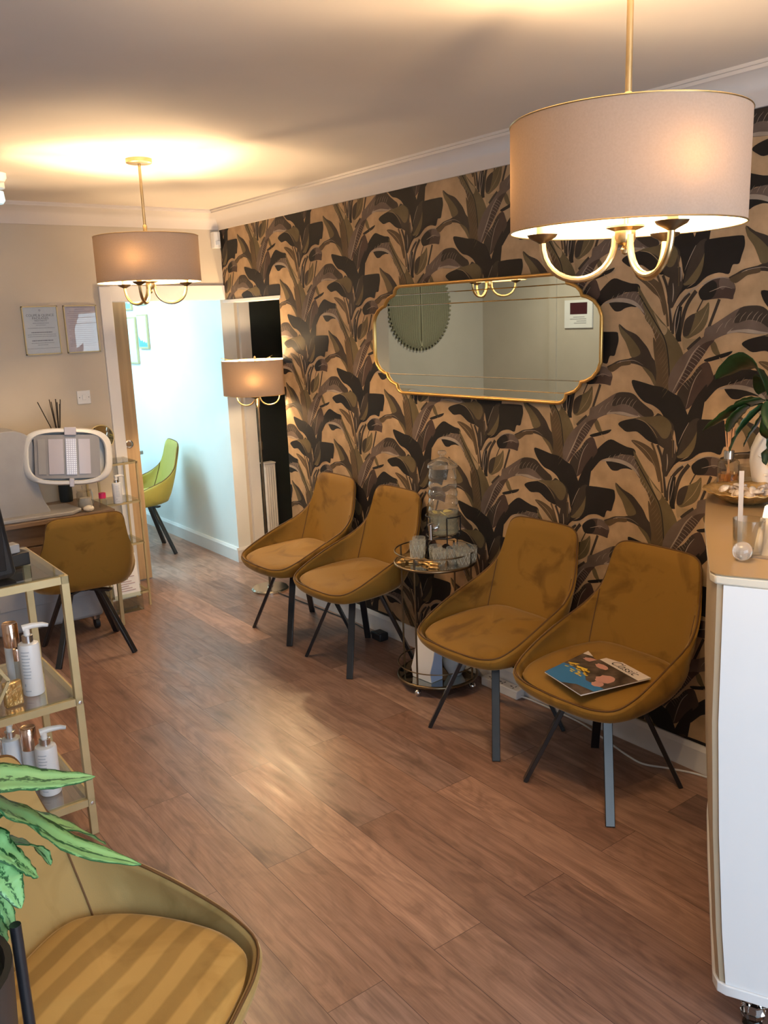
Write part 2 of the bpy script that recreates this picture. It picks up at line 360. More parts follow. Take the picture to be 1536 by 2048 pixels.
    mxx = N.new('ShaderNodeMath'); mxx.operation = 'MAXIMUM'; L.new(e1, mxx.inputs[0]); L.new(e2, mxx.inputs[1])
    dk = N.new('ShaderNodeRGB'); dk.outputs[0].default_value = (.075, .04, .03, 1)
    c = mix(c, dk.outputs[0], mxx.outputs[0], 'MIX')
    L.new(c, b.inputs['Base Color'])
    rr = ramp(noise(3.0, (1, 8, 1), 3), .3, (.30, .30, .30), .7, (.42, .42, .42)); L.new(rr, b.inputs['Roughness'])
    bp = N.new('ShaderNodeBump'); bp.inputs['Strength'].default_value = .08; bp.inputs['Distance'].default_value = .002
    L.new(g1, bp.inputs['Height']); L.new(bp.outputs[0], b.inputs['Normal'])
    return m
PW, PL = .1755, 1.215
MT['floor'] = floor_mat()

# ------------------------------------------------------------------ the room
XW, YB = 2.68, 5.30            # papered wall, back wall
ZT, ZC = 2.29, 2.40            # bottom of coving, ceiling
XL, YE, YR = -1.90, 7.0, -1.60
def build_floor():
    vs = []; fs = []; uvs = []; tones = []
    k0 = int((XL-0.2-1.30)//PW); k1 = int((4.0-1.30)//PW)+1
    for k in range(k0, k1):
        x0 = 1.30+k*PW
        off = 1.604 if k % 2 == 0 else 2.2225
        n0 = int((YR-.4-off)//PL); n1 = int((9.0-off)//PL)+1
        for n in range(n0, n1):
            y0 = off+n*PL
            b = len(vs); vs += [(x0, y0, 0), (x0+PW, y0, 0), (x0+PW, y0+PL, 0), (x0, y0+PL, 0)]
            fs.append((b, b+1, b+2, b+3)); uvs += [(0, 0), (0, PW), (PL, PW), (PL, 0)]
            rnd = random.Random(k*131+n*17)
            t = (rnd.random(), rnd.random(), 1.0 if rnd.random() < .25 else rnd.random()*.4, 1)
            tones += [t]*4
    b = len(vs); x0, x1 = 1.30+k0*PW, 1.30+k1*PW; y0, y1 = YR-1, 9.0
    me = bpy.data.meshes.new('floor'); me.from_pydata(vs, [], fs); me.materials.append(MT['floor'])
    uvl = me.uv_layers.new(name='UVMap')
    for i, u in enumerate(uvs): uvl.data[i].uv = u
    ca = me.color_attributes.new('tone', 'FLOAT_COLOR', 'CORNER')
    for i, t in enumerate(tones): ca.data[i].color = t
    o = bpy.data.objects.new('floor', me); COL.objects.link(o); struct(o)
build_floor()
struct(B('ceiling', XL-.1, 3.8, YR-.1, 8.6, ZC, ZC+.1, MT['ceiling']))

# papered wall -----------------------------------------------------
PAPER = '''
T|0|3678,3200 3624,3180 3552,3184 3538,3172 3580,3158 3632,3132 3664,3100 3680,3146
D|22|3410,3440 3438,3366 3472,3278 3504,3190
D|10|3534,3440 3576,3362
D|29|3588,3502 3644,3430 3676,3356 3698,3252 3712,3176
D|22|3858,3620 3818,3528 3794,3406 3774,3238
B|19|3908,3630 3864,3536 3826,3406 3802,3268
D|25|3638,3490 3722,3396 3754,3298 3764,3214
K|44|3714,3402 3722,3282 3712,3162
L|7|3814,3572 3802,3496 3780,3374 3768,3298
L|9|3722,3404 3742,3328 3750,3230
L|5|3708,3372 3718,3298 3736,3214
D|22|3538,3190 3596,3146 3638,3108
B|0|4090,2434 4040,2436 3962,2414 3900,2382 3860,2336 3846,2284 3822,2184 3840,2146 3878,2258 3932,2302 4002,2362 4066,2408
T|4|4076,2428 3986,2386 3914,2326 3860,2238
O|0|3488,3424 3482,3366 3494,3294 3532,3236 3600,3198 3642,3184 3678,3206 3674,3282 3648,3326 3572,3362 3524,3390
D|0|3678,3206 3674,3282 3648,3326 3590,3350 3604,3280 3634,3206
T|4|3492,3396 3544,3294 3626,3206
D|0|4228,3292 4160,3250 4070,3214 4010,3162 3964,3114 3928,3052 3890,3004 3884,2870 3898,2870 3944,2916 4004,2978 4082,3002 4182,3008 4218,3010 4294,2948 4336,2972 4284,2998 4224,3024 4104,3048 4134,3098 4166,3162 4214,3226
O|0|4226,3288 4200,3258 4128,3202 4056,3130 4030,3074 4104,3048 4134,3098 4166,3162 4214,3226
L|4|4304,2964 4234,3006 4182,3020 4082,3026 4004,2994
O|0|4014,2986 3924,2940 3886,2862 3898,2846 3942,2908
K|0|4324,2246 4300,2252 4198,2260 4088,2242 4074,2210 4122,2214 4178,2204 4214,2186 4260,2184 4290,2204
K|0|4482,2192 4464,2274 4426,2320 4350,2388 4280,2424 4202,2402 4128,2380 4064,2370 4046,2336 4072,2314 4172,2318 4208,2300 4310,2274 4376,2248 4424,2200 4472,2150
G|0|4376,2244 4290,2276 4198,2308 4082,2320 4036,2276 3998,2236 3954,2198 3926,2134 3888,2042 3960,2108 4014,2160 4068,2214 4160,2244 4272,2252
L|0|4376,2244 4290,2274 4198,2278 4106,2258 4042,2216 4004,2162 4068,2210 4160,2242 4272,2252
O|0|4066,3558 4002,3474 3942,3394 3864,3316 3816,3270 3722,3168 3674,3086 3662,3024 3712,2946 3752,2808 3882,2802 3886,2942 3910,3060 3924,3192 3894,3154 3936,3256 3996,3326 4008,3396 4048,3476
B|0|4006,3342 3926,3256 3850,3192 3810,3100 3784,2984 3778,2808 3884,2802 3886,2942 3902,3052 3922,3192 3896,3158 3936,3256
K|9|4050,3492 3980,3396 3900,3286 3832,3192 3800,3100 3780,2960 3774,2808
T|0|3926,3372 3864,3300 3806,3254 3832,3208 3882,3286
G|0|4490,2646 4434,2672 4348,2722 4240,2780 4150,2792 4078,2780 4016,2732 3944,2686 3910,2666 3898,2628 3976,2616 4116,2610 4254,2622 4328,2610 4402,2582 4488,2538
D|0|4240,2776 4150,2790 4078,2780 4016,2732 3944,2686 3910,2666 3900,2630 3976,2618 4030,2644 4092,2684 4174,2702 4274,2682
L|0|4328,2614 4264,2660 4172,2668 4092,2648 4012,2616 4116,2612 4244,2624
G|0|4300,2634 4254,2664 4172,2674 4092,2656 4030,2622 4082,2626 4172,2642 4254,2638
R|0|3474,3026 3440,2968 3426,2916 3472,2854 3544,2770 3634,2690 3700,2776 3702,2810 3658,2874 3598,2924 3540,2998
D|0|3598,2924 3546,2992 3516,2972 3566,2904 3608,2814 3642,2696 3700,2776 3702,2810 3658,2874
L|6|3520,2972 3566,2910 3600,2822 3630,2704
O|0|3460,3146 3428,3162 3396,3102 3380,3066 3406,3066 3442,3094
K|0|3502,3042 3406,3072 3350,3088 3294,3100 3324,3070 3406,3044 3480,3026
T|7|3390,3058 3354,3022
G|0|3488,3212 3432,3172 3468,3132 3524,3050 3596,2958 3664,2870 3732,2794 3774,2808 3782,2906 3740,2992 3682,3062 3604,3124
R|0|3432,3172 3468,3132 3524,3050 3596,2958 3664,2870 3728,2798 3658,2948 3594,3064 3520,3146
L|10|3544,3138 3602,3070 3658,2964 3708,2876 3746,2808
K|0|4098,2882 4020,2874 3908,2850 3826,2840 3742,2802 3684,2776 3642,2710 3616,2656 3598,2602 3642,2516 3686,2414 3714,2524 3750,2586 3800,2616 3844,2670 3912,2708 3980,2726 4034,2766 4080,2822
K|0|3472,2870 3488,2740 3506,2610 3508,2514 3508,2444 3548,2386 3634,2342 3712,2284 3766,2206 3762,2278 3738,2330 3692,2386 3680,2464 3642,2538 3614,2602 3616,2656 3560,2770 3508,2840
O|0|3564,2550 3516,2574 3508,2444 3556,2384 3634,2346 3690,2350 3638,2432
D|0|3598,2602 3522,2636 3534,2552 3584,2458 3682,2354 3662,2452
L|5|3602,2602 3642,2530 3682,2442
D|0|4214,2548 4170,2576 4072,2600 3976,2618 3892,2628 3860,2652 3808,2630 3766,2612 3724,2566 3732,2480 3774,2406 3800,2400 3860,2426 3936,2442 4008,2486 4052,2504 4132,2494 4178,2516
K|0|4214,2548 4170,2576 4072,2594 3994,2588 3940,2556 3904,2508 3850,2428 3936,2442 4008,2486 4052,2504 4132,2494 4178,2516
O|0|4046,2606 3968,2618 3892,2626 3826,2636 3766,2604 3742,2558 3770,2484 3818,2474 3872,2526 3940,2570
T|5|4054,2600 3976,2582 3906,2530 3860,2470
D|0|3800,2404 3720,2468 3694,2342 3736,2266 3766,2198 3796,2202 3814,2258
L|10|3714,2468 3708,2412 3710,2370
L|8|3772,2362 3766,2300 3772,2234
B|9|3740,2550 3728,2446 3726,2340
K|0|4516,2020 4440,2034 4348,2036 4248,2034 4232,2014 4228,1966 4246,1908 4262,1860 4302,1858 4316,1834 4334,1798 4404,1812 4492,1792 4572,1734 4654,1718 4580,1758 4532,1832 4518,1930
L|7|3750,3404 3698,3454 3640,3496 3548,3544 3466,3574
R|0|3566,3500 3522,3542 3466,3572 3392,3582 3344,3572 3310,3542 3294,3502 3306,3460 3312,3436 3352,3442 3402,3446 3468,3442 3534,3438 3560,3464
K|0|3566,3500 3522,3538 3466,3564 3432,3538 3436,3488 3468,3446 3534,3438 3560,3464
G|0|3408,3576 3344,3570 3310,3538 3300,3502 3358,3520 3388,3500 3414,3522
L|7|3538,3536 3466,3572 3392,3580 3342,3568
L|5|3486,3490 3430,3508 3382,3520 3316,3504
B|0|3340,3568 3290,3592 3228,3610 3176,3618 3134,3624 3132,3596 3212,3584 3250,3562 3294,3538 3328,3550
N|2|3852,3180 3872,3146 3906,3106
N|2|3838,3154 3858,3122 3892,3080
N|2|3826,3130 3844,3096 3878,3054
N|2|3812,3104 3830,3070 3864,3030
N|2|3804,3074 3822,3040 3856,2998
N|2|3796,3042 3816,3008 3850,2966
N|2|3790,3010 3810,2976 3842,2934
N|2|3784,2976 3804,2942 3836,2900
N|2|3782,2932 3800,2898 3834,2856
N|2|3780,2886 3798,2852 3832,2810
N|2|3776,2842 3796,2808 3830,2764
L|3|3552,3130 3508,3108 3472,3076
L|3|3566,3114 3522,3092 3486,3058
L|3|3580,3096 3536,3074 3500,3042
L|3|3594,3080 3550,3058 3514,3024
L|3|3610,3058 3564,3036 3528,3002
L|3|3624,3030 3578,3008 3542,2976
L|3|3638,3004 3592,2982 3556,2948
L|3|3652,2976 3606,2954 3570,2922
L|3|3666,2952 3618,2930 3584,2898
L|3|3678,2930 3632,2910 3596,2876
L|3|3690,2910 3644,2888 3608,2854
L|3|3702,2888 3656,2866 3620,2832
L|3|4402,2620 4384,2654 4356,2684
L|3|4342,2652 4326,2686 4296,2714
L|3|4284,2684 4266,2718 4238,2746
L|3|4236,2690 4220,2724 4192,2752
L|3|4192,2694 4176,2726 4148,2754
L|3|4150,2694 4134,2726 4108,2754
L|3|4120,2684 4104,2718 4078,2744
L|3|4090,2676 4074,2708 4048,2736
L|3|4304,2260 4294,2282 4276,2300
L|3|4254,2274 4244,2296 4228,2314
L|3|4206,2288 4196,2308 4180,2328
L|3|4164,2282 4154,2302 4138,2322
L|3|4122,2272 4114,2294 4096,2312
L|3|4084,2260 4076,2280 4058,2300
L|3|4060,2234 4050,2256 4034,2274
L|3|4036,2208 4026,2230 4010,2248
L|3|3990,3370 3998,3348 4016,3324
L|3|3972,3348 3982,3326 4000,3300
L|3|3956,3324 3964,3304 3982,3278
L|3|3938,3302 3946,3280 3964,3256
L|3|3916,3274 3924,3254 3942,3228
L|3|3894,3248 3902,3226 3920,3202
L|3|3870,3222 3880,3200 3898,3174
'''
PCOL = {'K': (.0105, .009, .009), 'D': (.040, .029, .023), 'B': (.095, .062, .033), 'O': (.125, .095, .048), 'G': (.130, .095, .078),
        'R': (.062, .038, .032), 'L': (.33, .27, .22), 'T': (.33, .24, .14), 'N': (.20, .145, .08)}
def paper_mat():
    m = mat('printed_leaf_wallpaper', (.5, .3, .2), .55, spec=.35)
    nt = m.node_tree; N = nt.nodes; L = nt.links; b = N['Principled BSDF']
    at = N.new('ShaderNodeAttribute'); at.attribute_name = 'print'
    tc = N.new('ShaderNodeTexCoord'); n = N.new('ShaderNodeTexNoise'); n.inputs['Scale'].default_value = 14; n.inputs['Detail'].default_value = 6
    L.new(tc.outputs['Object'], n.inputs['Vector'])
    r = N.new('ShaderNodeValToRGB'); r.color_ramp.elements[0].position = .3; r.color_ramp.elements[1].position = .7
    r.color_ramp.elements[0].color = (.72, .70, .66, 1); r.color_ramp.elements[1].color = (1.12, 1.12, 1.12, 1); L.new(n.outputs['Fac'], r.inputs[0])
    mx = N.new('ShaderNodeMix'); mx.data_type = 'RGBA'; mx.blend_type = 'MULTIPLY'; mx.inputs[0].default_value = .8
    L.new(at.outputs['Color'], mx.inputs[6]); L.new(r.outputs[0], mx.inputs[7]); L.new(mx.outputs[2], b.inputs['Base Color'])
    return m
MT['paper_wall'] = paper_mat()
BASEC = (.44, .30, .175)
def clip(poly, y0, y1, z0, z1):
    def half(P, ax, lim, sgn):
        out = []
        for i in range(len(P)):
            a, b = P[i-1], P[i]; ia = (a[ax]-lim)*sgn >= 0; ib = (b[ax]-lim)*sgn >= 0
            if ia != ib:
                t = (lim-a[ax])/(b[ax]-a[ax]); out.append((a[0]+(b[0]-a[0])*t, a[1]+(b[1]-a[1])*t))
            if ib: out.append(b)
        return out
    for ax, lim, s in ((0, y0, 1), (0, y1, -1), (1, z0, 1), (1, z1, -1)):
        if len(poly) < 3: return []
        poly = half(poly, ax, lim, s)
    return poly
def dedupe(P):
    out = []
    for p in P:
        if not out or (abs(p[0]-out[-1][0])+abs(p[1]-out[-1][1])) > 2e-4: out.append(p)
    if len(out) > 1 and abs(out[0][0]-out[-1][0])+abs(out[0][1]-out[-1][1]) < 2e-4: out.pop()
    return out
def wall_paper():
    shapes = []
    for line in PAPER.strip().split('\n'):
        c, wd, ps = line.split('|'); wd = int(wd)/2000
        pts = [tuple(int(q)/2000 for q in p.split(',')) for p in ps.split()]
        if wd == 0:
            sm = [(v.x, v.y) for v in catmull([(a, b, 0) for a, b in pts], 3, True)]
            shapes.append((c, dedupe(sm)))
        else:
            sm = catmull([(a, b, 0) for a, b in pts], 4); n = len(sm); Lf = []; Rt = []
            for i, p in enumerate(sm):
                t = (sm[min(i+1, n-1)]-sm[max(i-1, 0)]); t = t.normalized() if t.length > 1e-9 else Vector((1, 0, 0))
                f = .5*wd*(.25+.75*math.sin(PI*min(1, (i+.7)/(n-.3)))) if c in 'LTN' else .5*wd
                nrm = Vector((-t.y, t.x, 0)); Lf.append(((p+nrm*f).x, (p+nrm*f).y)); Rt.append(((p-nrm*f).x, (p-nrm*f).y))
            shapes.append((c, dedupe(Lf+Rt[::-1])))
    T = .12
    regions = [(YR, 4.593, 0.0, ZT), (4.593, YB, 1.855, ZT)]
    vs = []; fs = []; cols = []
    def face(P, x, col):
        b = len(vs); vs.extend((x, p[0], p[1]) for p in P); fs.append(tuple(range(b, b+len(P)))); cols.append((col, len(P)))
    def boxf(y0, y1, z0, z1):
        x0, x1 = XW, XW+T
        c8 = [(x0,y0,z0),(x1,y0,z0),(x1,y1,z0),(x0,y1,z0),(x0,y0,z1),(x1,y0,z1),(x1,y1,z1),(x0,y1,z1)]
        b = len(vs); vs.extend(c8)
        for q in [(0,3,2,1),(4,5,6,7),(0,1,5,4),(1,2,6,5),(2,3,7,6),(3,0,4,7)]:
            fs.append(tuple(b+i for i in q)); cols.append((BASEC, 4))
    boxf(YR, 4.593, 0, ZC); boxf(4.593, YB, 1.855, ZC)
    for i in range(-8, 10):
        for j in range(-9, 9):
            dy = i*.4915; dz = .30*i+.6*j
            if abs(dz) > 2.6: continue
            for k, (c, P) in enumerate(shapes):
                ys = [p[0] for p in P]; zs = [p[1] for p in P]
                if max(zs)+dz < 0 or min(zs)+dz > ZT or max(ys)+dy < .3 or min(ys)+dy > YB: continue
                Q = [(p[0]+dy, p[1]+dz) for p in P]
                for rg in regions:
                    R = Q
                    if not (min(ys)+dy > rg[0] and max(ys)+dy < rg[1] and min(zs)+dz > rg[2] and max(zs)+dz < rg[3]):
                        R = dedupe(clip(Q, *rg))
                    if len(R) >= 3: face(R, XW-.0002-.00002*k-.000008*((i % 2)+2*(j % 2)), PCOL[c])
    me = bpy.data.meshes.new('wall_right'); me.from_pydata(vs, [], fs); me.materials.append(MT['paper_wall'])
    ca = me.color_attributes.new('print', 'FLOAT_COLOR', 'CORNER'); arr = []
    for col, n in cols: arr += [*col, 1.0]*n
    ca.data.foreach_set('color', arr)
    o = bpy.data.objects.new('wall_right', me); COL.objects.link(o); struct(o)
wall_paper()
# other walls -------------------------------------------------------
def MBs(boxes):
    m = MB()
    for b in boxes: m.box(*b)
    return m
struct(MBs([(1.0, 1.85, YB, YB+.12, 0, ZC), (1.85, XW+.12, YB, YB+.12, 1.87, ZC)]).build('wall_back', MT['wall'], smooth=0))
struct(MBs([(1.0, 1.12, YB+.12, 8.4, 0, ZC)]).build('wall_recess', MT['white_wall'], smooth=0))
struct(MBs([(XL-.1, 1.0, YE, YE+.1, 0, ZC)]).build('wall_end', MT['wall'], smooth=0))
struct(MBs([(XL-.1, XL, YR, YE, 0, ZC)]).build('wall_left', MT['wall'], smooth=0))
struct(MBs([(XL-.1, -.95, YR-.1, YR, 0, ZC), (2.2, XW+.12, YR-.1, YR, 0, ZC), (-.95, 2.2, YR-.1, YR, 0, .12), (-.95, 2.2, YR-.1, YR, 2.25, ZC)]).build('wall_rear', MT['wall'], smooth=0))
wf = MB().box(-.95, 2.2, YR-.08, YR-.02, .12, .18).box(-.95, 2.2, YR-.08, YR-.02, 2.19, 2.25)
for x in (-.95, .07, 1.12, 2.14): wf.box(x, x+.06, YR-.08, YR-.02, .18, 2.19)
wfo = struct(wf.build('window_1', MT['trim'], smooth=0))
MB().box(-.9, 2.15, YR-.055, YR-.05, .17, 2.2).build('pane', MT['pane'], wfo, smooth=0)
# treatment room beyond the doorway
XF = 2.778
struct(MBs([(XF, XF+.1, 5.56, 8.4, 0, ZC)]).build('wall_treatment_room', MT['white_wall'], smooth=0))
struct(MBs([(1.0, XF+.1, 8.4, 8.5, 0, ZC)]).build('wall_treatment_end', MT['white_wall'], smooth=0))
struct(MBs([(XF+.1, 2.90, 5.56, 5.64, 0, ZC)]).build('wall_corner', MT['wall'], smooth=0))
struct(MBs([(2.98, 3.9, 5.60, 5.70, 0, ZC), (3.75, 3.85, 3.6, 5.6, 0, ZC), (2.80, 3.85, 3.6, 3.7, 0, ZC)]).build('wall_dark_passage', MT['dark_wall'], smooth=0))  # near-black colour stands in for the passage's lack of light
struct(MBs([(2.90, 2.98, 5.53, 5.66, 0, 2.05)]).build('trim_1', MT['trim'], smooth=0))
# skirting boards
def skirting(name, prof_pts, x0, y0, x1, y1, nx, ny, h=.105, t=.018):
    m = MB(); pr = [(0, 0), (t, 0), (t, h-.018), (t-.007, h-.006), (t-.010, h), (0, h)]
    vs = []; 
    for (x, y) in ((x0, y0), (x1, y1)):
        for d, z in pr: vs.append((x+nx*d, y+ny*d, z))
    n = len(pr); fs = [tuple(range(n-1, -1, -1)), tuple(range(n, 2*n))]+[(i, (i+1) % n, n+(i+1) % n, n+i) for i in range(n)]
    m.add(vs, fs); return struct(m.build(name, MT['trim'], smooth=0))
skirting('baseboard_right', 0, XW-.0006, YR, XW-.0006, 4.593, -1, 0)
skirting('baseboard_treatment', 0, XF, 5.56, XF, 8.4, -1, 0)
skirting('baseboard_corner', 0, XF-.018, 5.56, 2.90, 5.56, 0, -1)
skirting('baseboard_back', 0, 1.0, YB, 1.85, YB, 0, -1)
skirting('baseboard_left', 0, XL, YR, XL, YE, 1, 0)
# plaster coving
def coving(name, pts, normals):
    pr = [(.0, -.11), (.012, -.11), (.014, -.098), (.025, -.07), (.048, -.042), (.082, -.022), (.096, -.020), (.098, -.010), (.11, -.010), (.11, 0), (0, 0)]
    vs = []; n = len(pr)
    for (x, y), (nx, ny) in zip(pts, normals):
        for d, z in pr: vs.append((x+nx*d, y+ny*d, ZC+z))
    fs = [tuple(range(n-1, -1, -1)), tuple(n*(len(pts)-1)+k for k in range(n))]
    for i in range(len(pts)-1):
        for k in range(n): fs.append((i*n+k, i*n+(k+1) % n, (i+1)*n+(k+1) % n, (i+1)*n+k))
    return struct(MB().add(vs, fs).build(name, MT['coving'], smooth=50))
coving('trim_2', [(XW-.001, YR), (XW-.001, YB-.001), (1.0, YB-.001)], [(-1, 0), (-1, -1), (0, -1)])
# door casing and lintel
cs = MB().box(1.85, 1.92, YB-.018, YB+.13, 0, 1.945).box(1.92, XW-.001, YB-.018, YB+.13, 1.855, 1.945)
struct(cs.build('trim_3', MT['trim'], bevel=.003))
struct(MB().box(XW-.004, XW+.124, 4.575, YB+.02, 1.835, 1.853).build('trim_4', MT['trim'], smooth=0))
# oak sliding door
d = struct(MB().box(1.55, 2.125, 5.60, 5.64, .008, 2.0).build('door_1', MT['oak_door'], bevel=.002))
kn = MB().lathe([(.001, 0), (.026, 0), (.028, .004), (.022, .007), (.018, .003), (.0, .003)], 24)
ko = kn.build('flush_pull', MT['silver'], d); ko.rotation_euler = (PI/2, 0, 0); ko.location = (2.055, 5.600, .945)

# ------------------------------------------------------------------ chairs
RIM = [(0,-.290,.838),(.09,-.287,.838),(.146,-.281,.834),(.177,-.275,.816),(.189,-.266,.780),(.198,-.249,.715),(.209,-.224,.652),(.227,-.178,.602),(.244,-.105,.560),(.250,-.01,.524),(.249,.080,.488),(.240,.158,.456),(.212,.218,.433),(.146,.244,.422),(.065,.252,.419),(0,.254,.418)]
BAS = [(0,-.190,.428),(.065,-.190,.428),(.110,-.186,.428),(.140,-.178,.427),(.160,-.168,.426),(.174,-.154,.424),(.188,-.135,.422),(.206,-.102,.418),(.222,-.050,.414),(.230,.015,.410),(.230,.082,.406),(.220,.150,.402),(.190,.206,.399),(.130,.232,.397),(.060,.241,.396),(0,.243,.396)]
def loop(half, n=4):
    full = half + [(-x, y, z) for x, y, z in half[-2:0:-1]]
    return catmull(full, n, True)
def chair_shell_mb():
    R = loop(RIM); Bs = loop(BAS); n = len(R); m = MB(); vs = []; fs = []
    LV = 9
    rows = []
    c = Vector((0, .02, .392))
    vs.append(c)
    for s in (.4, .8): rows.append([c+(b-c)*s+Vector((0, 0, -.004*(1-s))) for b in Bs])
    for k in range(LV+1):
        t = k/LV; row = []
        for i in range(n):
            a, b = Bs[i], R[i]; p = a.lerp(b, t)
            o = Vector((p.x, p.y, 0)); o = o.normalized() if o.length > 0 else Vector((0, -1, 0))
            bl = .022*math.sin(PI*t**.8)*min(1, (b.z-a.z)/.12)
            hgt = (b.z-a.z)
            p = p+o*bl*(1 if p.y > -.1 else .55)
            row.append(p)
        rows.append(row)
    for row in rows: vs += row
    for i in range(n): fs.append((0, 1+i, 1+(i+1) % n))
    for r in range(len(rows)-1):
        for i in range(n):
            j = (i+1) % n; fs.append((1+r*n+i, 1+(r+1)*n+i, 1+(r+1)*n+j, 1+r*n+j))
    m.add(vs, fs)
    # closed skin with thickness: outer layer built by hand so the rim is rounded
    outer = []; T = .019
    for ri, row in enumerate(rows):
        nr = []
        for i in range(n):
            p = row[i]; q1 = row[(i+1) % n]; q0 = row[i-1]
            pa = rows[min(ri+1, len(rows)-1)][i]; pb = rows[max(ri-1, 0)][i]
            nn = (q1-q0).cross(pa-pb)
            nn = nn.normalized() if nn.length > 1e-9 else Vector((0, 0, -1))
            if nn.dot(Vector((p.x, p.y, 0))-Vector((0, 0, .6))) < 0 and ri > 2: nn = -nn
            if ri <= 2: nn = Vector((nn.x*.3, nn.y*.3, -1)).normalized() if ri < 2 else (Vector((p.x, p.y, 0)).normalized()*.75+Vector((0, 0, -1))).normalized()
            nr.append(p+nn*T)
        outer.append(nr)
    b = len(m.v); vs2 = [c+Vector((0, 0, -T))]+[p for r in outer for p in r]
    f2 = [(0, 1+(i+1) % n, 1+i) for i in range(n)]
    for r in range(len(outer)-1):
        for i in range(n):
            j = (i+1) % n; f2.append((1+r*n+i, 1+r*n+j, 1+(r+1)*n+j, 1+(r+1)*n+i))
    m.add(vs2, f2)
    # rounded lip
    last = len(rows)-1; mid = [(rows[last][i]+outer[last][i])/2 + (rows[last][i]-rows[last-1][i]).normalized()*T*.42 for i in range(n)]
    b2 = len(m.v); m.v += [tuple(p) for p in mid]
    for i in range(n):
        j = (i+1) % n
        m.f.append((1+last*n+i, b2+i, b2+j, 1+last*n+j)); m.m.append(0)
        m.f.append((b2+i, b+1+last*n+i, b+1+last*n+j, b2+j)); m.m.append(0)
    return m, mid, rows
def cushion_mb():
    Bs = loop(BAS); m = MB(); vs = []; fs = []; n = len(Bs); c = Vector((0, .02, 0))
    prof = [(.97, .000), (1.015, .014), (1.03, .026), (1.015, .038), (.96, .045), (.84, .049), (.6, .051), (.3, .051)]
    for s, h in prof:
        for p in Bs:
            q = Vector((p.x, p.y-.02, 0))*s+c
            fr = max(0, q.y-.10)/.14
            vs.append((q.x, q.y, p.z+h-.010*fr*fr*(1 if h > .03 else 0)))
    vs.append((0, .02, .464)); k = len(vs)-1
    for r in range(len(prof)-1):
        for i in range(n):
            j = (i+1) % n; fs.append((r*n+i, r*n+j, (r+1)*n+j, (r+1)*n+i))
    L0 = (len(prof)-1)*n
    for i in range(n): fs.append((L0+i, L0+(i+1) % n, k))
    fs.append(tuple(range(n-1, -1, -1)))
    m.add(vs, fs); return m
def leg_pts(sx, sy): return Vector((sx*.075, sy*.075, .372)), Vector((sx*.197, sy*.197, 0))
def make_chair(label, mv, mvs, group=None):
    t = thing('velvet_chair', label, 'chair', group=group)
    m, mid, rows = chair_shell_mb()
    m.build('shell', mv, t, smooth=60)
    cushion_mb().build('seat', mvs, t, smooth=60)
    pm = MB(); pm.tube(mid, .0035, 6, closed=True)
    n = len(mid)
    for i in (24, n-24):
        pm.tube([r[i]+Vector((-r[i].x, -r[i].y+.1, .1)).normalized()*.001 for r in rows[3:]], .0022, 6)
    pm.build('piping', MT['piping'], t, smooth=60)
    fm = MB()
    for sx in (-1, 1): fm.bar((sx*.12, sx*.12, .366), (-sx*.0, -sx*.0, .366), .034, .012, (1, -1, 0)).bar((sx*.12, -sx*.12, .366), (0, 0, .366), .034, .012, (1, 1, 0))
    fm.lathe([(.07, .366), (.07, .378)], 20)
    fm.build('leg_frame', MT['black_metal'], t, smooth=0)
    for sx in (-1, 1):
        for sy in (-1, 1):
            a, b = leg_pts(sx, sy)
            MB().bar(a, b, .032, .016, (-sy, sx, 0)).build('leg', MT['black_metal'], t, bevel=.002)
    return t
WG = 'mustard velvet chairs along the papered wall'
chair0 = make_chair('mustard velvet chair nearest the white counter, magazines lying on its seat', MT['velvet'], MT['velvet'], WG)
spots = [(2.33, 1.87, 90, None), (2.345, 2.44, 91, 'empty mustard velvet chair between the drinks trolley and the chair holding magazines'),
         (2.37, 3.470, 90, 'empty mustard velvet chair standing directly left of the round drinks trolley'),
         (2.375, 4.045, 90, 'mustard velvet chair farthest down the papered wall, beside the floor lamp')]
for i, (x, y, a, lab) in enumerate(spots):
    c = chair0 if i == 0 else copy_tree(chair0)
    c.location = (x, y, 0); c.rotation_euler = (0, 0, math.radians(a))
    if lab: c['label'] = lab
def recolor(root, table):
    for ch in root.children:
        if ch.name.split('.')[0] in table:
            ch.data = ch.data.copy(); ch.data.materials.clear(); ch.data.materials.append(table[ch.name.split('.')[0]])
fc = copy_tree(chair0); fc.location = (.382, 1.492, 0); fc.rotation_euler = (0, 0, math.radians(-143)); del fc['group']
fc['label'] = 'olive gold velvet chair in the near left corner under the variegated leaves'
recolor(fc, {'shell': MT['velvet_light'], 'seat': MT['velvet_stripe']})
dc = copy_tree(chair0); dc.location = (1.335, 4.555, 0); dc.rotation_euler = (0, 0, math.radians(-6)); dc.scale = (1.0, 1.0, .95); del dc['group']
dc['label'] = 'brown velvet chair seen from behind, pushed up to the desk'
gc = copy_tree(chair0); gc.location = (2.36, 6.33, 0); gc.rotation_euler = (0, 0, math.radians(80)); del gc['group']
gc['label'] = 'mustard velvet chair tinted lime to imitate cyan light in the bright room beyond the doorway'
recolor(gc, {'shell': MT['velvet_cyan_lit'], 'seat': MT['velvet_cyan_lit']})

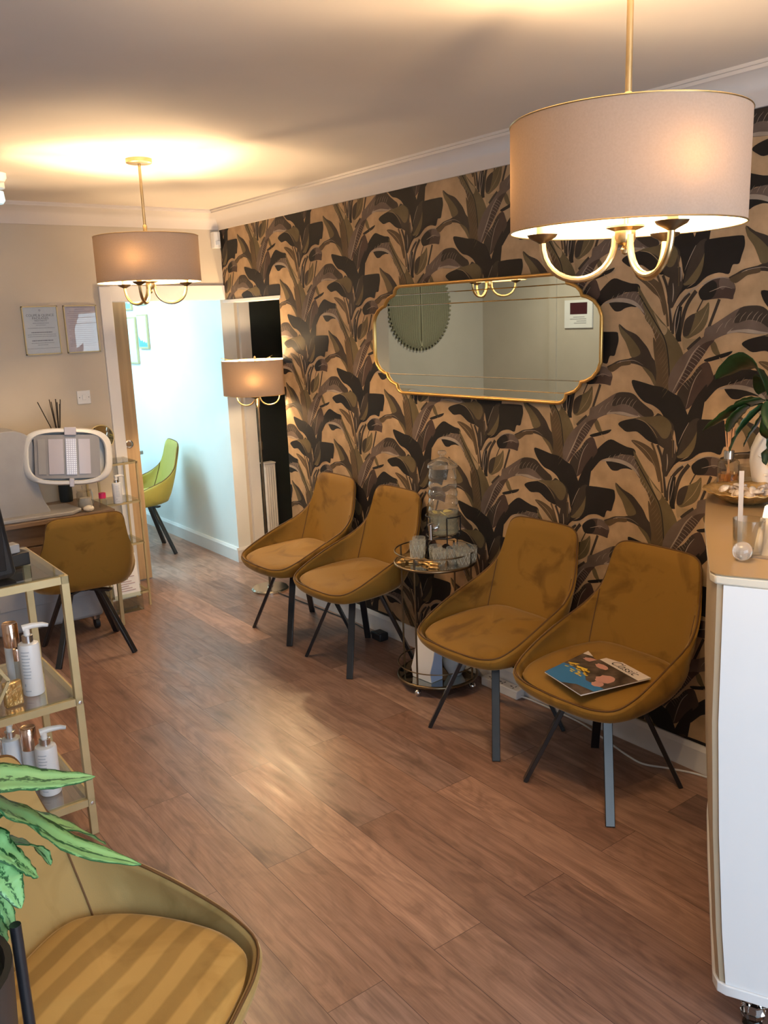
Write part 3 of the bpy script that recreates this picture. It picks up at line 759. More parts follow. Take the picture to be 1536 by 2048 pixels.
# ------------------------------------------------------------------ lamps
def candle_arm(root, c, ang, R, ztop, drop, rod=.0055):
    """curved arm sweeping down from the hub and up to a cup with a candle bulb"""
    u = Vector((math.cos(ang), math.sin(ang), 0)); pts = []
    for i in range(17):
        a = PI*i/16
        pts.append(Vector(c)+u*(.018+(R-.018)*(1-math.cos(a))/2)+Vector((0, 0, ztop-drop*math.sin(a)**.85)))
    arm = MB().tube(pts, rod, 10).build('arm', MT['brass'], root)
    e = pts[-1]
    cup = MB().lathe([(.004, -.008), (.010, -.004), (.026, .004), (.030, .010), (.026, .009), (.010, .004), (.0, .004)], 20, e).build('cup', MT['dark_brass'], arm)
    MB().lathe([(.0115, .004), (.0115, .078), (0, .078)], 16, e).build('candle_sleeve', MT['candle'], arm)
    MB().lathe([(0, .078), (.009, .080), (.017, .098), (.0155, .115), (.007, .135), (0, .146)], 14, e).build('bulb', MT['bulb'], arm)
def shade_mb(rx, ry, z0, z1, seg=64):
    m = MB(); vs = []; fs = []
    for z in (z0, z1):
        for k in range(seg):
            a = 2*PI*k/seg; vs.append((rx*math.cos(a), ry*math.sin(a), z))
    for k in range(seg):
        l = (k+1) % seg; fs.append((k, l, seg+l, seg+k))
    return m.add(vs, fs)
def raw_build(m, name, mt, parent):      # keeps face winding (outside faces outwards)
    me = bpy.data.meshes.new(name); me.from_pydata(m.v, [], m.f); me.materials.append(mt)
    me.polygons.foreach_set('use_smooth', [True]*len(me.polygons)); o = bpy.data.objects.new(name, me); COL.objects.link(o); o.parent = parent; return o
def pendant(label, loc, z0, h, R, phase, group):
    t = thing('pendant_lamp', label, 'ceiling lamp', (loc[0], loc[1], 0), 0, group)
    MB().lathe([(.0, ZC), (.055, ZC), (.055, ZC-.016), (.050, ZC-.019), (0, ZC-.019)], 32).build('ceiling_rose', MT['brass'], t)
    zt = z0+h
    MB().tube([(0, 0, ZC-.019), (0, 0, zt+.03)], .0062, 12).lathe([(.0095, zt+.012), (.0095, zt+.045), (.006, zt+.05)], 16).tube([(0, 0, zt+.02), (0, 0, z0-.03)], .0062, 12).build('rod', MT['brass'], t)
    MB().lathe([(0, z0-.048), (.006, z0-.045), (.008, z0-.038), (.004, z0-.031), (.016, z0-.026), (.020, z0-.018), (.020, z0-.004), (.036, z0+.002), (.036, z0+.006), (0, z0+.006)], 24).build('hub', MT['brass'], t)
    s = raw_build(shade_mb(R, R, z0, zt), 'lamp_shade', MT['shade'], t)
    rg = MB().tube([(R*math.cos(2*PI*k/64), R*math.sin(2*PI*k/64), z0) for k in range(64)], .0016, 6, True).tube([(R*math.cos(2*PI*k/64), R*math.sin(2*PI*k/64), zt) for k in range(64)], .0016, 6, True)
    for k in range(3):
        a = phase+2*PI*k/3; rg.tube([(0, 0, zt-.02), (R*math.cos(a), R*math.sin(a), zt)], .0016, 6)
    rg.build('shade_ring', MT['brass'], t)
    for k in range(3): candle_arm(t, (0, 0, 0), phase+2*PI/3*k, R*.72, z0-.012, .078, .0064)
    return t
pendant('taupe drum pendant lamp on a brass rod, large one close to the camera', (1.413, 1.105), 1.849, .192, .217, math.radians(128), 'taupe drum pendant lamps')
pendant('taupe drum pendant lamp hanging over the far desk in front of the doorway', (1.549, 3.765), 1.890, .192, .223, math.radians(-8), 'taupe drum pendant lamps')
# floor lamp
fl = thing('floor_lamp', 'brass floor lamp with taupe drum shade beside the corner opening', 'floor lamp', (2.605, 4.805, 0))
MB().lathe([(0, 0), (.120, 0), (.120, .012), (.112, .020), (.02, .024), (.012, .04), (0, .04)], 40).build('base', MT['chrome_brass'], fl)
MB().tube([(0, 0, .03), (0, 0, 1.25)], .0085, 14).lathe([(.0125, .92), (.0125, .97)], 14).lathe([(.0125, 1.19), (.0125, 1.25)], 14).build('pole', MT['dark_brass'], fl)
raw_build(shade_mb(.205, .205, 1.268, 1.478), 'lamp_shade', MT['shade'], fl)
rg = MB()
for z in (1.268, 1.478): rg.tube([(.205*math.cos(2*PI*k/64), .205*math.sin(2*PI*k/64), z) for k in range(64)], .0016, 6, True)
for k in range(3): a = .5+2*PI*k/3; rg.tube([(0, 0, 1.453), (.205*math.cos(a), .205*math.sin(a), 1.495)], .0018, 6)
rg.lathe([(0, 1.483), (.009, 1.483), (.006, 1.498), (0, 1.503)], 14).tube([(0, 0, 1.24), (0, 0, 1.485)], .005, 8)
rg.build('shade_ring', MT['brass'], fl)
for k in range(3): candle_arm(fl, (0, 0, 0), math.radians(-3)+2*PI/3*k, .155, 1.258, .062, .0045)
cb = MB().tube(catmull([(2.60, 4.68, .006), (2.61, 4.50, .006), (2.63, 4.2, .006), (2.635, 3.9, .006), (2.60, 3.66, .006)], 5), .0035, 6)
tag(cb.build('lamp_cable', MT['black_plastic']), 'black cable trailing along the skirting from the floor lamp', 'cable')
pl = thing('plug_adapter', 'black plug adapter on the floor behind the two far chairs', 'plug', (2.60, 3.60, 0))
MB().box(-.03, .03, -.04, .04, .0, .045).build('body', MT['black_plastic'], pl, bevel=.008)
MB().tube([(.0, .04, .03), (.0, .075, .02)], .008, 8).build('strain_relief', MT['black_plastic'], pl)
# ------------------------------------------------------------------ wall mirror
mir = thing('wall_mirror', 'long gold framed mirror with scalloped stepped corners on the leaf wallpaper', 'mirror', (XW-.036, 2.870, 1.592), math.radians(2.0))
HW, HH = .692, .251
qc = [(.0, HH), (.488, HH), (.508, HH-.006), (.522, HH-.020), (.526, HH-.038), (.545, HH-.042), (.572, HH-.052), (.592, HH-.070), (.600, HH-.088), (.622, HH-.092), (.655, HH-.108), (.679, HH-.134), (HW, HH-.165), (HW, .0)]
outl = qc + [(y, -z) for y, z in qc[-2::-1]]
outl = outl + [(-y, z) for y, z in outl[-2:0:-1]]
MB().prism([(y*.985, z*.97) for y, z in outl], -.006, -.002, 'x').build('backing', MT['black_plastic'], mir, smooth=0)
g = MB().add([(-.0075, y, z) for y, z in outl], [tuple(range(len(outl)))]); g.build('mirror_glass', MT['mirror'], mir, smooth=0)
MB().tube([(-.010, y, z) for y, z in outl], .0075, 8, True).build('frame', MT['gold_mirror'], mir, smooth=60)
gm = MB()
for z, hw in ((HH-.040, .526), (HH-.090, .600), (-HH+.040, .526), (-HH+.090, .600)):
    gm.add([(-.0076, -hw, z-.0022), (-.0076, hw, z-.0022), (-.0096, hw, z), (-.0096, -hw, z), (-.0076, hw, z+.0022), (-.0076, -hw, z+.0022)], [(0, 1, 2, 3), (3, 2, 4, 5)])
gm.build('bevelled_groove', MT['mirror_groove'], mir, smooth=0)

# woven disc and calendar picture on the far side (seen in the mirror)
def disc_mat():
    m = mat('woven_sea_grass', (.2, .18, .1), .6); nt = m.node_tree; N = nt.nodes; L = nt.links; b = N['Principled BSDF']
    tc = N.new('ShaderNodeTexCoord'); wv = N.new('ShaderNodeTexWave'); wv.wave_type = 'RINGS'; wv.rings_direction = 'Y'; wv.inputs['Scale'].default_value = 22; wv.inputs['Distortion'].default_value = .3
    L.new(tc.outputs['Object'], wv.inputs['Vector'])
    r = N.new('ShaderNodeValToRGB'); r.color_ramp.elements[0].color = (.10, .09, .05, 1); r.color_ramp.elements[1].color = (.42, .38, .24, 1); L.new(wv.outputs['Fac'], r.inputs[0]); L.new(r.outputs[0], b.inputs['Base Color'])
    bp = N.new('ShaderNodeBump'); bp.inputs['Strength'].default_value = .6; bp.inputs['Distance'].default_value = .01; L.new(wv.outputs['Fac'], bp.inputs['Height']); L.new(bp.outputs[0], b.inputs['Normal'])
    return m
MT['disc'] = disc_mat()
wd = thing('woven_disc', 'large round woven ring plaque reflected in the gold mirror', 'wall decoration', (-.92, YE-.002, 1.80))
m = MB().lathe([(0, 0), (.43, 0), (.43, .02), (.40, .035), (.34, .028), (0, .03)], 56)
o = m.build('plaque', MT['disc'], wd); o.rotation_euler = (PI/2, 0, 0)
m = MB()
for k in range(60):
    a = 2*PI*k/60; m.bar((.42*math.cos(a), .42*math.sin(a), .012), (.455*math.cos(a), .455*math.sin(a), .012), .022, .02, (0, 0, 1))
o = m.build('fringe', MT['disc'], wd); o.rotation_euler = (PI/2, 0, 0)
pc = thing('wall_calendar', 'white wall picture with small dark red print, reflected in the mirror', 'picture', (XL, 5.683, 1.665))
B('board', .001, .018, -.17, .17, -.135, .14, MT['paper'], pc)
B('print', .0181, .019, -.11, .10, .0, .115, mat('dark_red_print', (.06, .01, .015), .4), pc)
m = MB()
for i, (a, b) in enumerate([(-.08, .06), (-.10, .10), (-.10, .02), (-.1, .05)]): m.box(.0181, .0188, a, b, -.03-.02*i, -.025-.02*i)
m.build('printed_text', MT['ink'], pc, smooth=0)
struct(B('trim_5', XL, XL+.02, 5.96, 6.05, 0, ZT, MT['wall']))

# ------------------------------------------------------------------ notices, switch, sensor on the back wall
def txt(name, body, size, mt, parent, loc, rot, align='CENTER', shear=0, ext=.0):
    c = bpy.data.curves.new(name, 'FONT'); c.body = body; c.size = size; c.align_x = align; c.align_y = 'CENTER'; c.shear = shear; c.extrude = ext
    o = bpy.data.objects.new(name, c); c.materials.append(mt)
    me = None
    COL.objects.link(o); bpy.context.view_layer.update()
    me = bpy.data.meshes.new_from_object(o.evaluated_get(bpy.context.evaluated_depsgraph_get())); bpy.data.objects.remove(o)
    me.materials.clear(); me.materials.append(mt)
    o = bpy.data.objects.new(name, me); COL.objects.link(o); o.parent = parent; o.location = loc; o.rotation_euler = rot
    return o
def notice(label, x0, x1, z0, z1, paper, ink, lines, heads):
    cx, cz = (x0+x1)/2, (z0+z1)/2; hw, hh = (x1-x0)/2, (z1-z0)/2
    t = thing('framed_notice', label, 'framed notice', (cx, YB, cz))
    fr = MB()
    for a in ((-hw, hw, hh-.006, hh), (-hw, hw, -hh, -hh+.006), (-hw, -hw+.006, -hh, hh), (hw-.006, hw, -hh, hh)): fr.box(a[0], a[1], -.018, -.001, a[2], a[3])
    fr.build('frame', MT['gold_paint'], t, smooth=0)
    B('sheet', -hw+.005, hw-.005, -.010, -.004, -hh+.005, hh-.005, paper, t)
    m = MB()
    for z, wdt, th in lines:
        n = max(2, int(wdt*2*hw/.010)); x = -wdt*hw; rr = random.Random(int(z*1000))
        while x < wdt*hw-.002:
            l = rr.uniform(.004, .012); m.box(x, min(x+l, wdt*hw), -.0106, -.0101, z*hh-th, z*hh+th); x += l+.0022
    m.build('small_print', ink, t, smooth=0)
    for z, s, body in heads: txt('heading', body, s, MT['ink'], t, (0, -.0108, z*hh), (PI/2, 0, 0))
    MB().box(-hw+.006, hw-.006, -.0135, -.0125, -hh+.006, hh-.006).build('glazing', MT['pane'], t, smooth=0)
    return t
notice('framed price notice with grey headings, left of its pinkish neighbour', 1.393, 1.594, 1.565, 1.839, MT['grey_paper'], MT['ink'],
       [(.30, .45, .0012), (.22, .28, .0010), (.10, .75, .0010), (-.08, .58, .0022), (-.17, .80, .0010), (-.25, .80, .0010), (-.42, .60, .0024), (-.52, .65, .0010), (-.60, .30, .0010), (-.74, .9, .0008)],
       [(.62, .019, 'COLIPE & QUINCE'), (.50, .019, 'PACKAGES'), (.40, .012, 'TREATMENTS'), (.84, .022, 'o')])
notice('framed pinkish notice full of red print lines, next to the doorway', 1.629, 1.823, 1.565, 1.839, MT['pink_paper'], MT['pink_ink'],
       [(.92, .8, .0012), (.84, .3, .0012)]+[(.74-.085*i, .78 if i % 3 else .66, .0011) for i in range(18)], [])
sw = thing('fused_switch', 'small white square switch plate beside the door casing', 'switch', (1.694, YB, 1.300))
B('plate', -.040, .040, -.010, -.001, -.040, .040, MT['white_plastic'], sw, .003)
B('rocker', -.010, .010, -.014, -.009, -.016, .016, MT['white_plastic'], sw, .002)
MB().lathe([(0, .0), (.003, 0), (.003, .002), (0, .002)], 10).build('screw', MT['silver'], sw).matrix_local = Matrix.Translation((-.028, -.010, 0)) @ Matrix.Rotation(PI/2, 4, 'X')
MB().lathe([(0, .0), (.003, 0), (.003, .002), (0, .002)], 10).build('screw', MT['silver'], sw).matrix_local = Matrix.Translation((.028, -.010, 0)) @ Matrix.Rotation(PI/2, 4, 'X')
ps = thing('motion_sensor', 'small white alarm motion sensor high in the room corner', 'sensor', (2.640, YB-.001, 2.225), math.radians(0))
MB().prism([(-.028, -.001), (.028, -.001), (.022, -.04), (0, -.05), (-.022, -.04)], -.05, .05).build('housing', MT['white_plastic'], ps, bevel=.004)
B('lens', -.015, .015, -.052, -.044, -.030, -.006, mat('sensor_lens', (.6, .65, .75), .2), ps, .002)
sd = thing('smoke_detector', 'round white smoke detector on the ceiling, top left', 'smoke detector', (1.10, 4.36, 0))
MB().lathe([(0, ZC), (.055, ZC), (.055, ZC-.02), (.045, ZC-.035), (.02, ZC-.04), (0, ZC-.04)], 28).build('body', MT['white_plastic'], sd)
el = thing('emergency_light', 'glowing pale emergency light fitting hanging at the left edge', 'emergency light', (1.135, 4.60, 0))
MB().lathe([(0, ZC), (.07, ZC), (.07, ZC-.03), (0, ZC-.03)], 28).build('body', MT['white_plastic'], el)
MB().lathe([(.062, ZC-.045), (.066, ZC-.085), (.055, ZC-.100), (0, ZC-.102)], 28).build('diffuser', mat('lit_diffuser', (.6, .8, .85), .3, emis=(.55, .85, 1.0), estr=.8), el)

# pictures in the treatment room
def far_pic(label, y0, y1, z0, z1, deco=None):
    t = thing('framed_print', label, 'picture', (XF, (y0+y1)/2, (z0+z1)/2))
    hy, hz = (y1-y0)/2, (z1-z0)/2
    B('frame', -.018, -.002, -hy, hy, -hz, hz, MT['gold_paint'], t, .002)
    B('print', -.0195, -.017, -hy+.014, hy-.014, -hz+.014, hz-.014, mat('pale_mint_print', (.60, .75, .70), .3), t)
    if deco:
        col, f = deco; m = MB(); n = 8; tops = [.32, .22, .16, .20, .12, .16, .10, .13]
        P = [(-hy+.016, -hz+.016)]+[(hy-.016, -hz+.016)]+[(hy-.016-(2*hy-.032)*i/(n-1), -hz+.02+2*hz*f*tops[i]*2.2) for i in range(n)]
        m.prism(P, -.0202, -.0196, 'x').build('painted_wave', mat('wave_print', col, .4), t, smooth=0)
far_pic('pale mint print with blue wave in the bright room, nearest the corner', 6.862, 7.066, 1.525, 1.80, ((.08, .28, .62), .42))
far_pic('tall pale mint print half hidden behind the oak door edge', 7.112, 7.42, 1.40, 1.785)
far_pic('upper mint print with green hill, partly under the door header', 7.16, 7.42, 1.84, 2.06, ((.20, .50, .42), .6))
far_pic('topmost small print showing only its lower edge in the doorway', 6.86, 7.09, 1.875, 2.08)
ft = thing('side_table', 'pale grey table edge behind the lime-tinted chair', 'table', (2.15, 6.95, 0))
B('tabletop', -.45, .40, -.30, .30, .71, .74, MT['grey_plastic'], ft, .004)
for sx in (-.40, .35):
    for sy in (-.26, .26): B('leg', sx-.02, sx+.02, sy-.02, sy+.02, 0, .71, MT['black_metal'], ft)

# radiator
rd = thing('radiator', 'narrow white radiator standing in the dark passage', 'radiator', (3.03, 5.50, 0))
m = MB().box(-.045, .045, -.03, .03, .10, .70)
for k in range(5): m.box(-.043+.018*k, -.033+.018*k, -.038, -.03, .13, .68)
m.build('panel', MT['radiator'], rd, bevel=.004)
MB().box(-.048, .048, -.034, .034, .70, .712).build('top_grille', MT['radiator'], rd, bevel=.003)
for s in (-.03, .03): MB().tube([(s, 0, 0), (s, 0, .11)], .008, 8).build('pipe', MT['radiator'], rd)

# ------------------------------------------------------------------ desk corner
dk = thing('desk', 'dark taupe desk with drawers under the white therapy machine', 'desk', (1.33, 5.03, 0))
B('desktop', -.48, .305, -.25, .24, .675, .700, MT['wood_dark'], dk, .003)
B('carcass', -.46, -.05, -.17, .22, .42, .675, MT['wood_dark'], dk, .002)
for k in range(2):
    dr = B('drawer', -.45, -.06, -.182, -.171, .43+.122*k, .545+.122*k, MT['wood_dark'], dk, .002)
for x in (-.46, .28):
    for y in (-.23, .20): B('leg', x, x+.02, y, y+.02, 0, .675, MT['gold_paint'], dk)
tr = thing('storage_trolley', 'low pale grey storage trolley on castors beneath the desk', 'trolley', (1.25, 4.985, 0))
B('body', -.30, .28, -.14, .16, .075, .34, MT['grey_plastic'], tr, .02)
B('drawer_front', -.28, .26, -.148, -.14, .215, .33, MT['grey_plastic'], tr, .006)
for x in (-.26, .24):
    for y in (-.11, .12):
        cs_ = MB().lathe([(0, -.012), (.030, -.012), (.030, .012), (0, .012)], 18); oo = cs_.build('castor', MT['black_plastic'], tr); oo.rotation_euler = (0, PI/2, 0); oo.location = (x, y, .030)
        MB().box(-.018, .018, -.015, .015, .055, .078).build('castor_bracket', MT['silver'], tr).location = (x, y, 0)
# gold shelving rack beside the desk
rk = thing('display_rack', 'slim gold display rack with glass shelves beside the door casing', 'shelf', (1.76, 5.16, 0))
rx0, rx1, ry0, ry1 = -.11, .13, -.10, .12
for i, (x, y) in enumerate(((rx0, ry0), (rx1, ry0), (rx0, ry1), (rx1, ry1))): MB().bar((x, y, 0), (x, y, .915), .012, .012, (1, 0, 0)).build('leg', MT['gold_paint'], rk)
for z in (.09, .405, .665, .905):
    m = MB()
    for a, b in (((rx0, ry0), (rx1, ry0)), ((rx1, ry0), (rx1, ry1)), ((rx1, ry1), (rx0, ry1)), ((rx0, ry1), (rx0, ry0))): m.bar((*a, z), (*b, z), .012, .012, (0, 0, 1))
    m.build('rail', MT['gold_paint'], rk, smooth=0)
    B('glass_shelf', rx0, rx1, ry0, ry1, z+.006, z+.011, MT['clear_shelf'], rk)
# therapy machine
mc = thing('therapy_machine', 'white curved light therapy machine with grey panelled head on the desk', 'beauty machine', (1.30, 4.98, .700))
prof = [(-.40, .0), (-.05, .0), (.0, .006), (.01, .03), (-.02, .10), (-.04, .22), (-.03, .30), (-.04, .42), (-.10, .475), (-.18, .485), (-.26, .46), (-.33, .38), (-.38, .26), (-.40, .12)]
MB().prism([(p.x, p.y) for p in catmull([(x, z, 0) for x, z in prof], 3, True)], -.10, .13, 'y').build('body', MT['grey_plastic'], mc, bevel=.03, bseg=4)
bp_ = MB().prism([(-.30, -.16), (.10, -.19), (.17, -.13), (.15, .08), (-.30, .14)], .0, .022)
bp_.build('base_plate', MT['grey_plastic'], mc, bevel=.006)
for x, y in ((-.1, -.15), (.10, -.15), (.1, .05), (-.2, .1)): pass
def sq(hw, hh, n=3.4, k=56):
    out = []
    for i in range(k):
        a = 2*PI*i/k; c, s = math.cos(a), math.sin(a)
        out.append((hw*math.copysign(abs(c)**(2/n), c), hh*math.copysign(abs(s)**(2/n), s)))
    return out
hd = MB()
bow = lambda x: -.05*(1-(x/.24)**2)
rings = []
for (s, d) in ((.86, .085), (1.0, .06), (1.0, .02), (.96, .0), (.86, -.004), (.84, .006)):
    rings.append([(x*s if s != .86 else x*.87, bow(x*s)+d, z*s) for x, z in sq(.235, .155)])
vs = [p for r in rings for p in r]; k = 56; fs = [(r*k+i, r*k+(i+1) % k, (r+1)*k+(i+1) % k, (r+1)*k+i) for r in range(5) for i in range(k)]
fs.append(tuple(range(k-1, -1, -1))); hd.add(vs, fs)
ho = hd.build('head', MT['white_plastic'], mc, smooth=50)
HM = Matrix.Translation((.118, -.16, .322)) @ Matrix.Rotation(math.radians(-17), 4, 'Z') @ Matrix.Rotation(math.radians(-8), 4, 'X') @ Matrix.Rotation(math.radians(4), 4, 'Y')
ho.matrix_local = HM
def bow_strip(name, x0, x1, z0, z1, off, mt, parent, th=.004):
    m = MB(); n = 6; vs = []
    for i in range(n+1):
        x = x0+(x1-x0)*i/n
        for z in (z0, z1):
            for dd in (0, th): vs.append((x, bow(x)+off-dd, z))
    fs = []
    for i in range(n):
        a = i*4; b = a+4; fs += [(a, b, b+2, a+2), (a+1, a+3, b+3, b+1), (a, a+1, b+1, b), (a+2, b+2, b+3, a+3)]
    fs += [(0, 2, 3, 1), (n*4, n*4+1, n*4+3, n*4+2)]
    m.add(vs, fs); o = m.build(name, mt, parent, smooth=50); return o
bw = bow_strip('face_plate', -.168, .168, -.118, .118, .006, MT['mid_grey'], ho)
for x0, x1, mt_ in ((-.150, -.110, MT['grey_plastic']), (-.095, -.020, MT['lilac_panel']), (.058, .118, MT['lilac_panel'])):
    bow_strip('light_panel', x0, x1, -.095, .095, .001, mt_, ho)
dot = mat('dotted_clear_lamp_strip', (.6, .62, .75), .15)
nt = dot.node_tree; ck = nt.nodes.new('ShaderNodeTexVoronoi'); ck.inputs['Scale'].default_value = 90; ck.inputs['Randomness'].default_value = 0
tcn = nt.nodes.new('ShaderNodeTexCoord'); nt.links.new(tcn.outputs['Object'], ck.inputs['Vector'])
rr_ = nt.nodes.new('ShaderNodeValToRGB'); rr_.color_ramp.elements[0].position = .25; rr_.color_ramp.elements[1].position = .4; rr_.color_ramp.elements[0].color = (.85, .88, .98, 1); rr_.color_ramp.elements[1].color = (.42, .43, .56, 1)
nt.links.new(ck.outputs['Distance'], rr_.inputs[0]); nt.links.new(rr_.outputs[0], nt.nodes['Principled BSDF'].inputs['Base Color'])
bow_strip('lamp_strip', -.008, .046, -.098, .098, -.001, dot, ho, .006)
MB().box(-.012, .050, bow(.02)-.012, bow(.02)+.02, .115, .160).box(.005, .030, bow(.02)-.010, bow(.02)+.02, -.165, -.118).build('hinge_clip', MT['lilac_panel'], ho, bevel=.004)
MB().tube([(-.03, -.02, .32), (.05, -.08, .32)], .035, 14).build('neck', MT['grey_plastic'], mc)

def pump_bottle(name, label, loc, h, r, rot=0, body=None, neck=None, group=None):
    t = thing(name, label, 'bottle', loc, rot, group); body = body or MT['bottle_white']; neck = neck or MT['silver']
    hb = h*.74
    MB().lathe([(0, 0), (r*.92, 0), (r, r*.12), (r, hb-r*.35), (r*.93, hb-r*.1), (r*.70, hb), (r*.5, hb), (0, hb)], 28).build('bottle_body', body, t)
    MB().lathe([(0, hb), (r*.52, hb), (r*.52, hb+h*.10), (r*.46, hb+h*.105), (0, hb+h*.105)], 24).build('collar', neck, t)
    z = hb+h*.105
    m = MB().tube([(0, 0, z), (0, 0, z+h*.10)], r*.30, 12)
    m.add(*nozzle(r, z+h*.10, h)); m.build('pump', MT['white_plastic'], t)
    lb = MB(); rr = r+.0004
    def arc(a0, a1, z0, z1):
        n = 6; vs = []; fs = []
        for i in range(n+1):
            a = a0+(a1-a0)*i/n; vs += [(rr*math.cos(a), rr*math.sin(a), z0), (rr*math.cos(a), rr*math.sin(a), z1)]
        for i in range(n): fs.append((2*i, 2*i+2, 2*i+3, 2*i+1))
        lb.add(vs, fs)
    for k in range(9):
        rg_ = random.Random(k); zz = hb*(.86-.062*k); arc(-2.5, -1.65+rg_.uniform(-.15, .0), zz-hb*.010, zz+hb*.010)
    arc(-2.5, -2.35, hb*.20, hb*.25); arc(-2.5, -1.9, hb*.10, hb*.12)
    lb.build('printed_text', MT['label_blue'], t)
    return t
def nozzle(r, z, h):
    m = MB().tube([(-r*.35, 0, z), (r*.5, 0, z+r*.12), (r*1.5, 0, z+r*.05), (r*2.0, 0, z-r*.12)], lambda t: r*(.34-.16*t), 10)
    return m.v, m.f
def capped_bottle(label, loc, h, r, cap, rot=0, bodym=None, capf=.35):
    t = thing('capped_bottle', label, 'bottle', loc, rot); hb = h*(1-capf)
    MB().lathe([(0, 0), (r*.95, 0), (r, r*.15), (r, hb), (0, hb)], 24).build('bottle_body', bodym or MT['bottle_white'], t)
    MB().lathe([(0, hb), (r*.97, hb), (r*.97, h-.004), (r*.90, h), (r*.72, h-.002), (0, h-.006)], 24).build('cap', cap, t)
    return t
pump_bottle('pump_bottle', 'white pump lotion bottle at the right end of the desk rack shelf', (1.71, 4.93, .700), .165, .027, .3)
# items on the desk
jr = thing('cotton_jar', 'clear glass jar of white cotton pads below the machine head', 'jar', (1.52, 4.93, .700))
MB().lathe([(.040, 0), (.045, .01), (.045, .085), (.038, .10)], 24, close=False).build('jar_glass', MT['thin_glass'], jr)
MB().lathe([(0, .002), (.036, .002), (.038, .03), (.03, .06), (0, .065)], 20).build('cotton_pads', MT['cotton'], jr)
MB().lathe([(0, .10), (.040, .10), (.040, .106), (.012, .112), (.014, .13), (0, .134)], 24).build('lid', MT['thin_glass'], jr)
cp2 = thing('cotton_pad', 'white crumpled cotton wad lying in front of the glass jar', 'cotton', (1.50, 4.82, .700))
MB().sph((0, 0, .018), .03, 14, 9, .6).build('wad', MT['cotton'], cp2)
pj = thing('perfume_bottle', 'little clear bottle with bright pink cap on the desk', 'bottle', (1.60, 4.87, .700))
MB().lathe([(.022, 0), (.024, .005), (.024, .045), (.014, .055)], 20, close=False).build('bottle_glass', MT['thin_glass'], pj)
MB().lathe([(0, .055), (.020, .055), (.020, .085), (0, .087)], 20).build('cap', MT['pink'], pj)
# round vanity mirror behind on the rack
vm = thing('vanity_mirror', 'small round gold rimmed vanity mirror on the gold rack top', 'mirror', (1.715, 5.12, .916))
mm = MB().tube([(.075*math.cos(2*PI*k/40), 0, .150+.075*math.sin(2*PI*k/40)) for k in range(40)], .004, 8, True); mm.build('rim', MT['gold_paint'], vm)
o = MB().lathe([(0, 0), (.073, 0), (.073, .003), (0, .003)], 40).build('mirror_glass', MT['mirror'], vm); o.rotation_euler = (PI/2, 0, 0); o.location = (0, .001, .150)
MB().tube([(0, 0, .075), (0, 0, .01)], .004, 8).lathe([(0, 0), (.045, 0), (.045, .006), (0, .010)], 24).build('stand', MT['gold_paint'], vm)
hx = thing('wooden_holder', 'small pale wooden upright holder on the gold rack top', 'holder', (1.675, 5.085, .916))
MB().bar((.0, 0, 0), (-.02, 0, .12), .012, .010, (1, 0, 0)).build('upright', MT['gold_paint'], hx)
rdz = thing('reed_diffuser', 'reed diffuser of black sticks behind the therapy machine', 'diffuser', (1.50, 5.22, .700))
MB().lathe([(0, 0), (.035, 0), (.038, .02), (.038, .30), (.018, .33), (.016, .36), (.016, .362), (0, .362)], 22).build('bottle', MT['dark_wall'], rdz)
for i, (dx, dz) in enumerate([(-.10, .26), (-.035, .27), (-.02, .255), (.0, .27), (.012, .25), (.03, .265), (.02, .24)]):
    MB().tube([(0, 0, .34), (dx, random.uniform(-.02, .02), .34+dz)], .0028, 6).build('reed', MT['dark_reed'], rdz)
bk = thing('brochure_stand', 'clear leaflet stand of white printed brochures at the rack foot', 'brochure stand', (1.745, 5.03, 0))
m = MB().box(-.085, .075, -.006, .006, .07, .335).build('leaflet', MT['paper'], bk); m.rotation_euler = (math.radians(-6), 0, 0); m.location = (0, -.01, .02)
m = MB()
for i in range(12): m.box(-.06, .05-.02*(i % 3), -.0075, -.0065, .11+.014*i, .114+.014*i)
m = m.build('printed_text', MT['pink_ink'], bk, smooth=0); m.rotation_euler = (math.radians(-6), 0, 0); m.location = (0, -.01, .02)
m = MB().box(-.09, .08, -.03, -.028, .0, .12).box(-.09, .08, -.03, .06, .0, .004).build('holder', MT['clear_shelf'], bk, smooth=0)
tp = thing('tape_roll', 'white rounded roll on the lowest visible rack shelf', 'roll', (1.76, 5.12, .417))
MB().lathe([(.018, 0), (.042, 0), (.044, .01), (.044, .05), (.042, .06), (.018, .06), (.018, 0)], 26, close=False).build('roll', MT['paper'], tp)

# ------------------------------------------------------------------ gold display stand, left
ds = thing('display_stand', 'open gold metal display stand with glass shelves near the left edge', 'shelf', (0, 0, 0))
X1, X0, Y0, Y1, ZS = .775, .12, 2.775, 3.27, .928
W_ = .025
for (x, y) in ((X1, Y0), (X0, Y0), (X1, Y1), (X0, Y1)): MB().bar((x-W_/2*(1 if x > .4 else -1), y+W_/2*(1 if y < 3 else -1), 0), (x-W_/2*(1 if x > .4 else -1), y+W_/2*(1 if y < 3 else -1), ZS), W_, W_, (1, 0, 0)).build('leg', MT['gold_paint'], ds, bevel=.0015)
for z in (ZS-.001, .505, .135):
    m = MB().box(X0, X1, Y0, Y0+W_, z-W_, z).box(X0, X1, Y1-W_, Y1, z-W_, z).box(X0, X0+W_, Y0, Y1, z-W_, z).box(X1-W_, X1, Y0, Y1, z-W_, z)
    m.build('rail', MT['gold_paint'], ds, smooth=0)
    B('glass_shelf', X0+.01, X1-.01, Y0+.01, Y1-.01, z+.0005, z+.006, MT['clear_shelf'], ds)
for z in (.49, .12):
    for x, y in ((X1-.012, Y0-.001),):
        o = MB().lathe([(0, 0), (.006, 0), (.006, .003), (0, .004)], 14).build('screw', MT['silver'], ds); o.rotation_euler = (PI/2, 0, 0); o.location = (x, y, z)
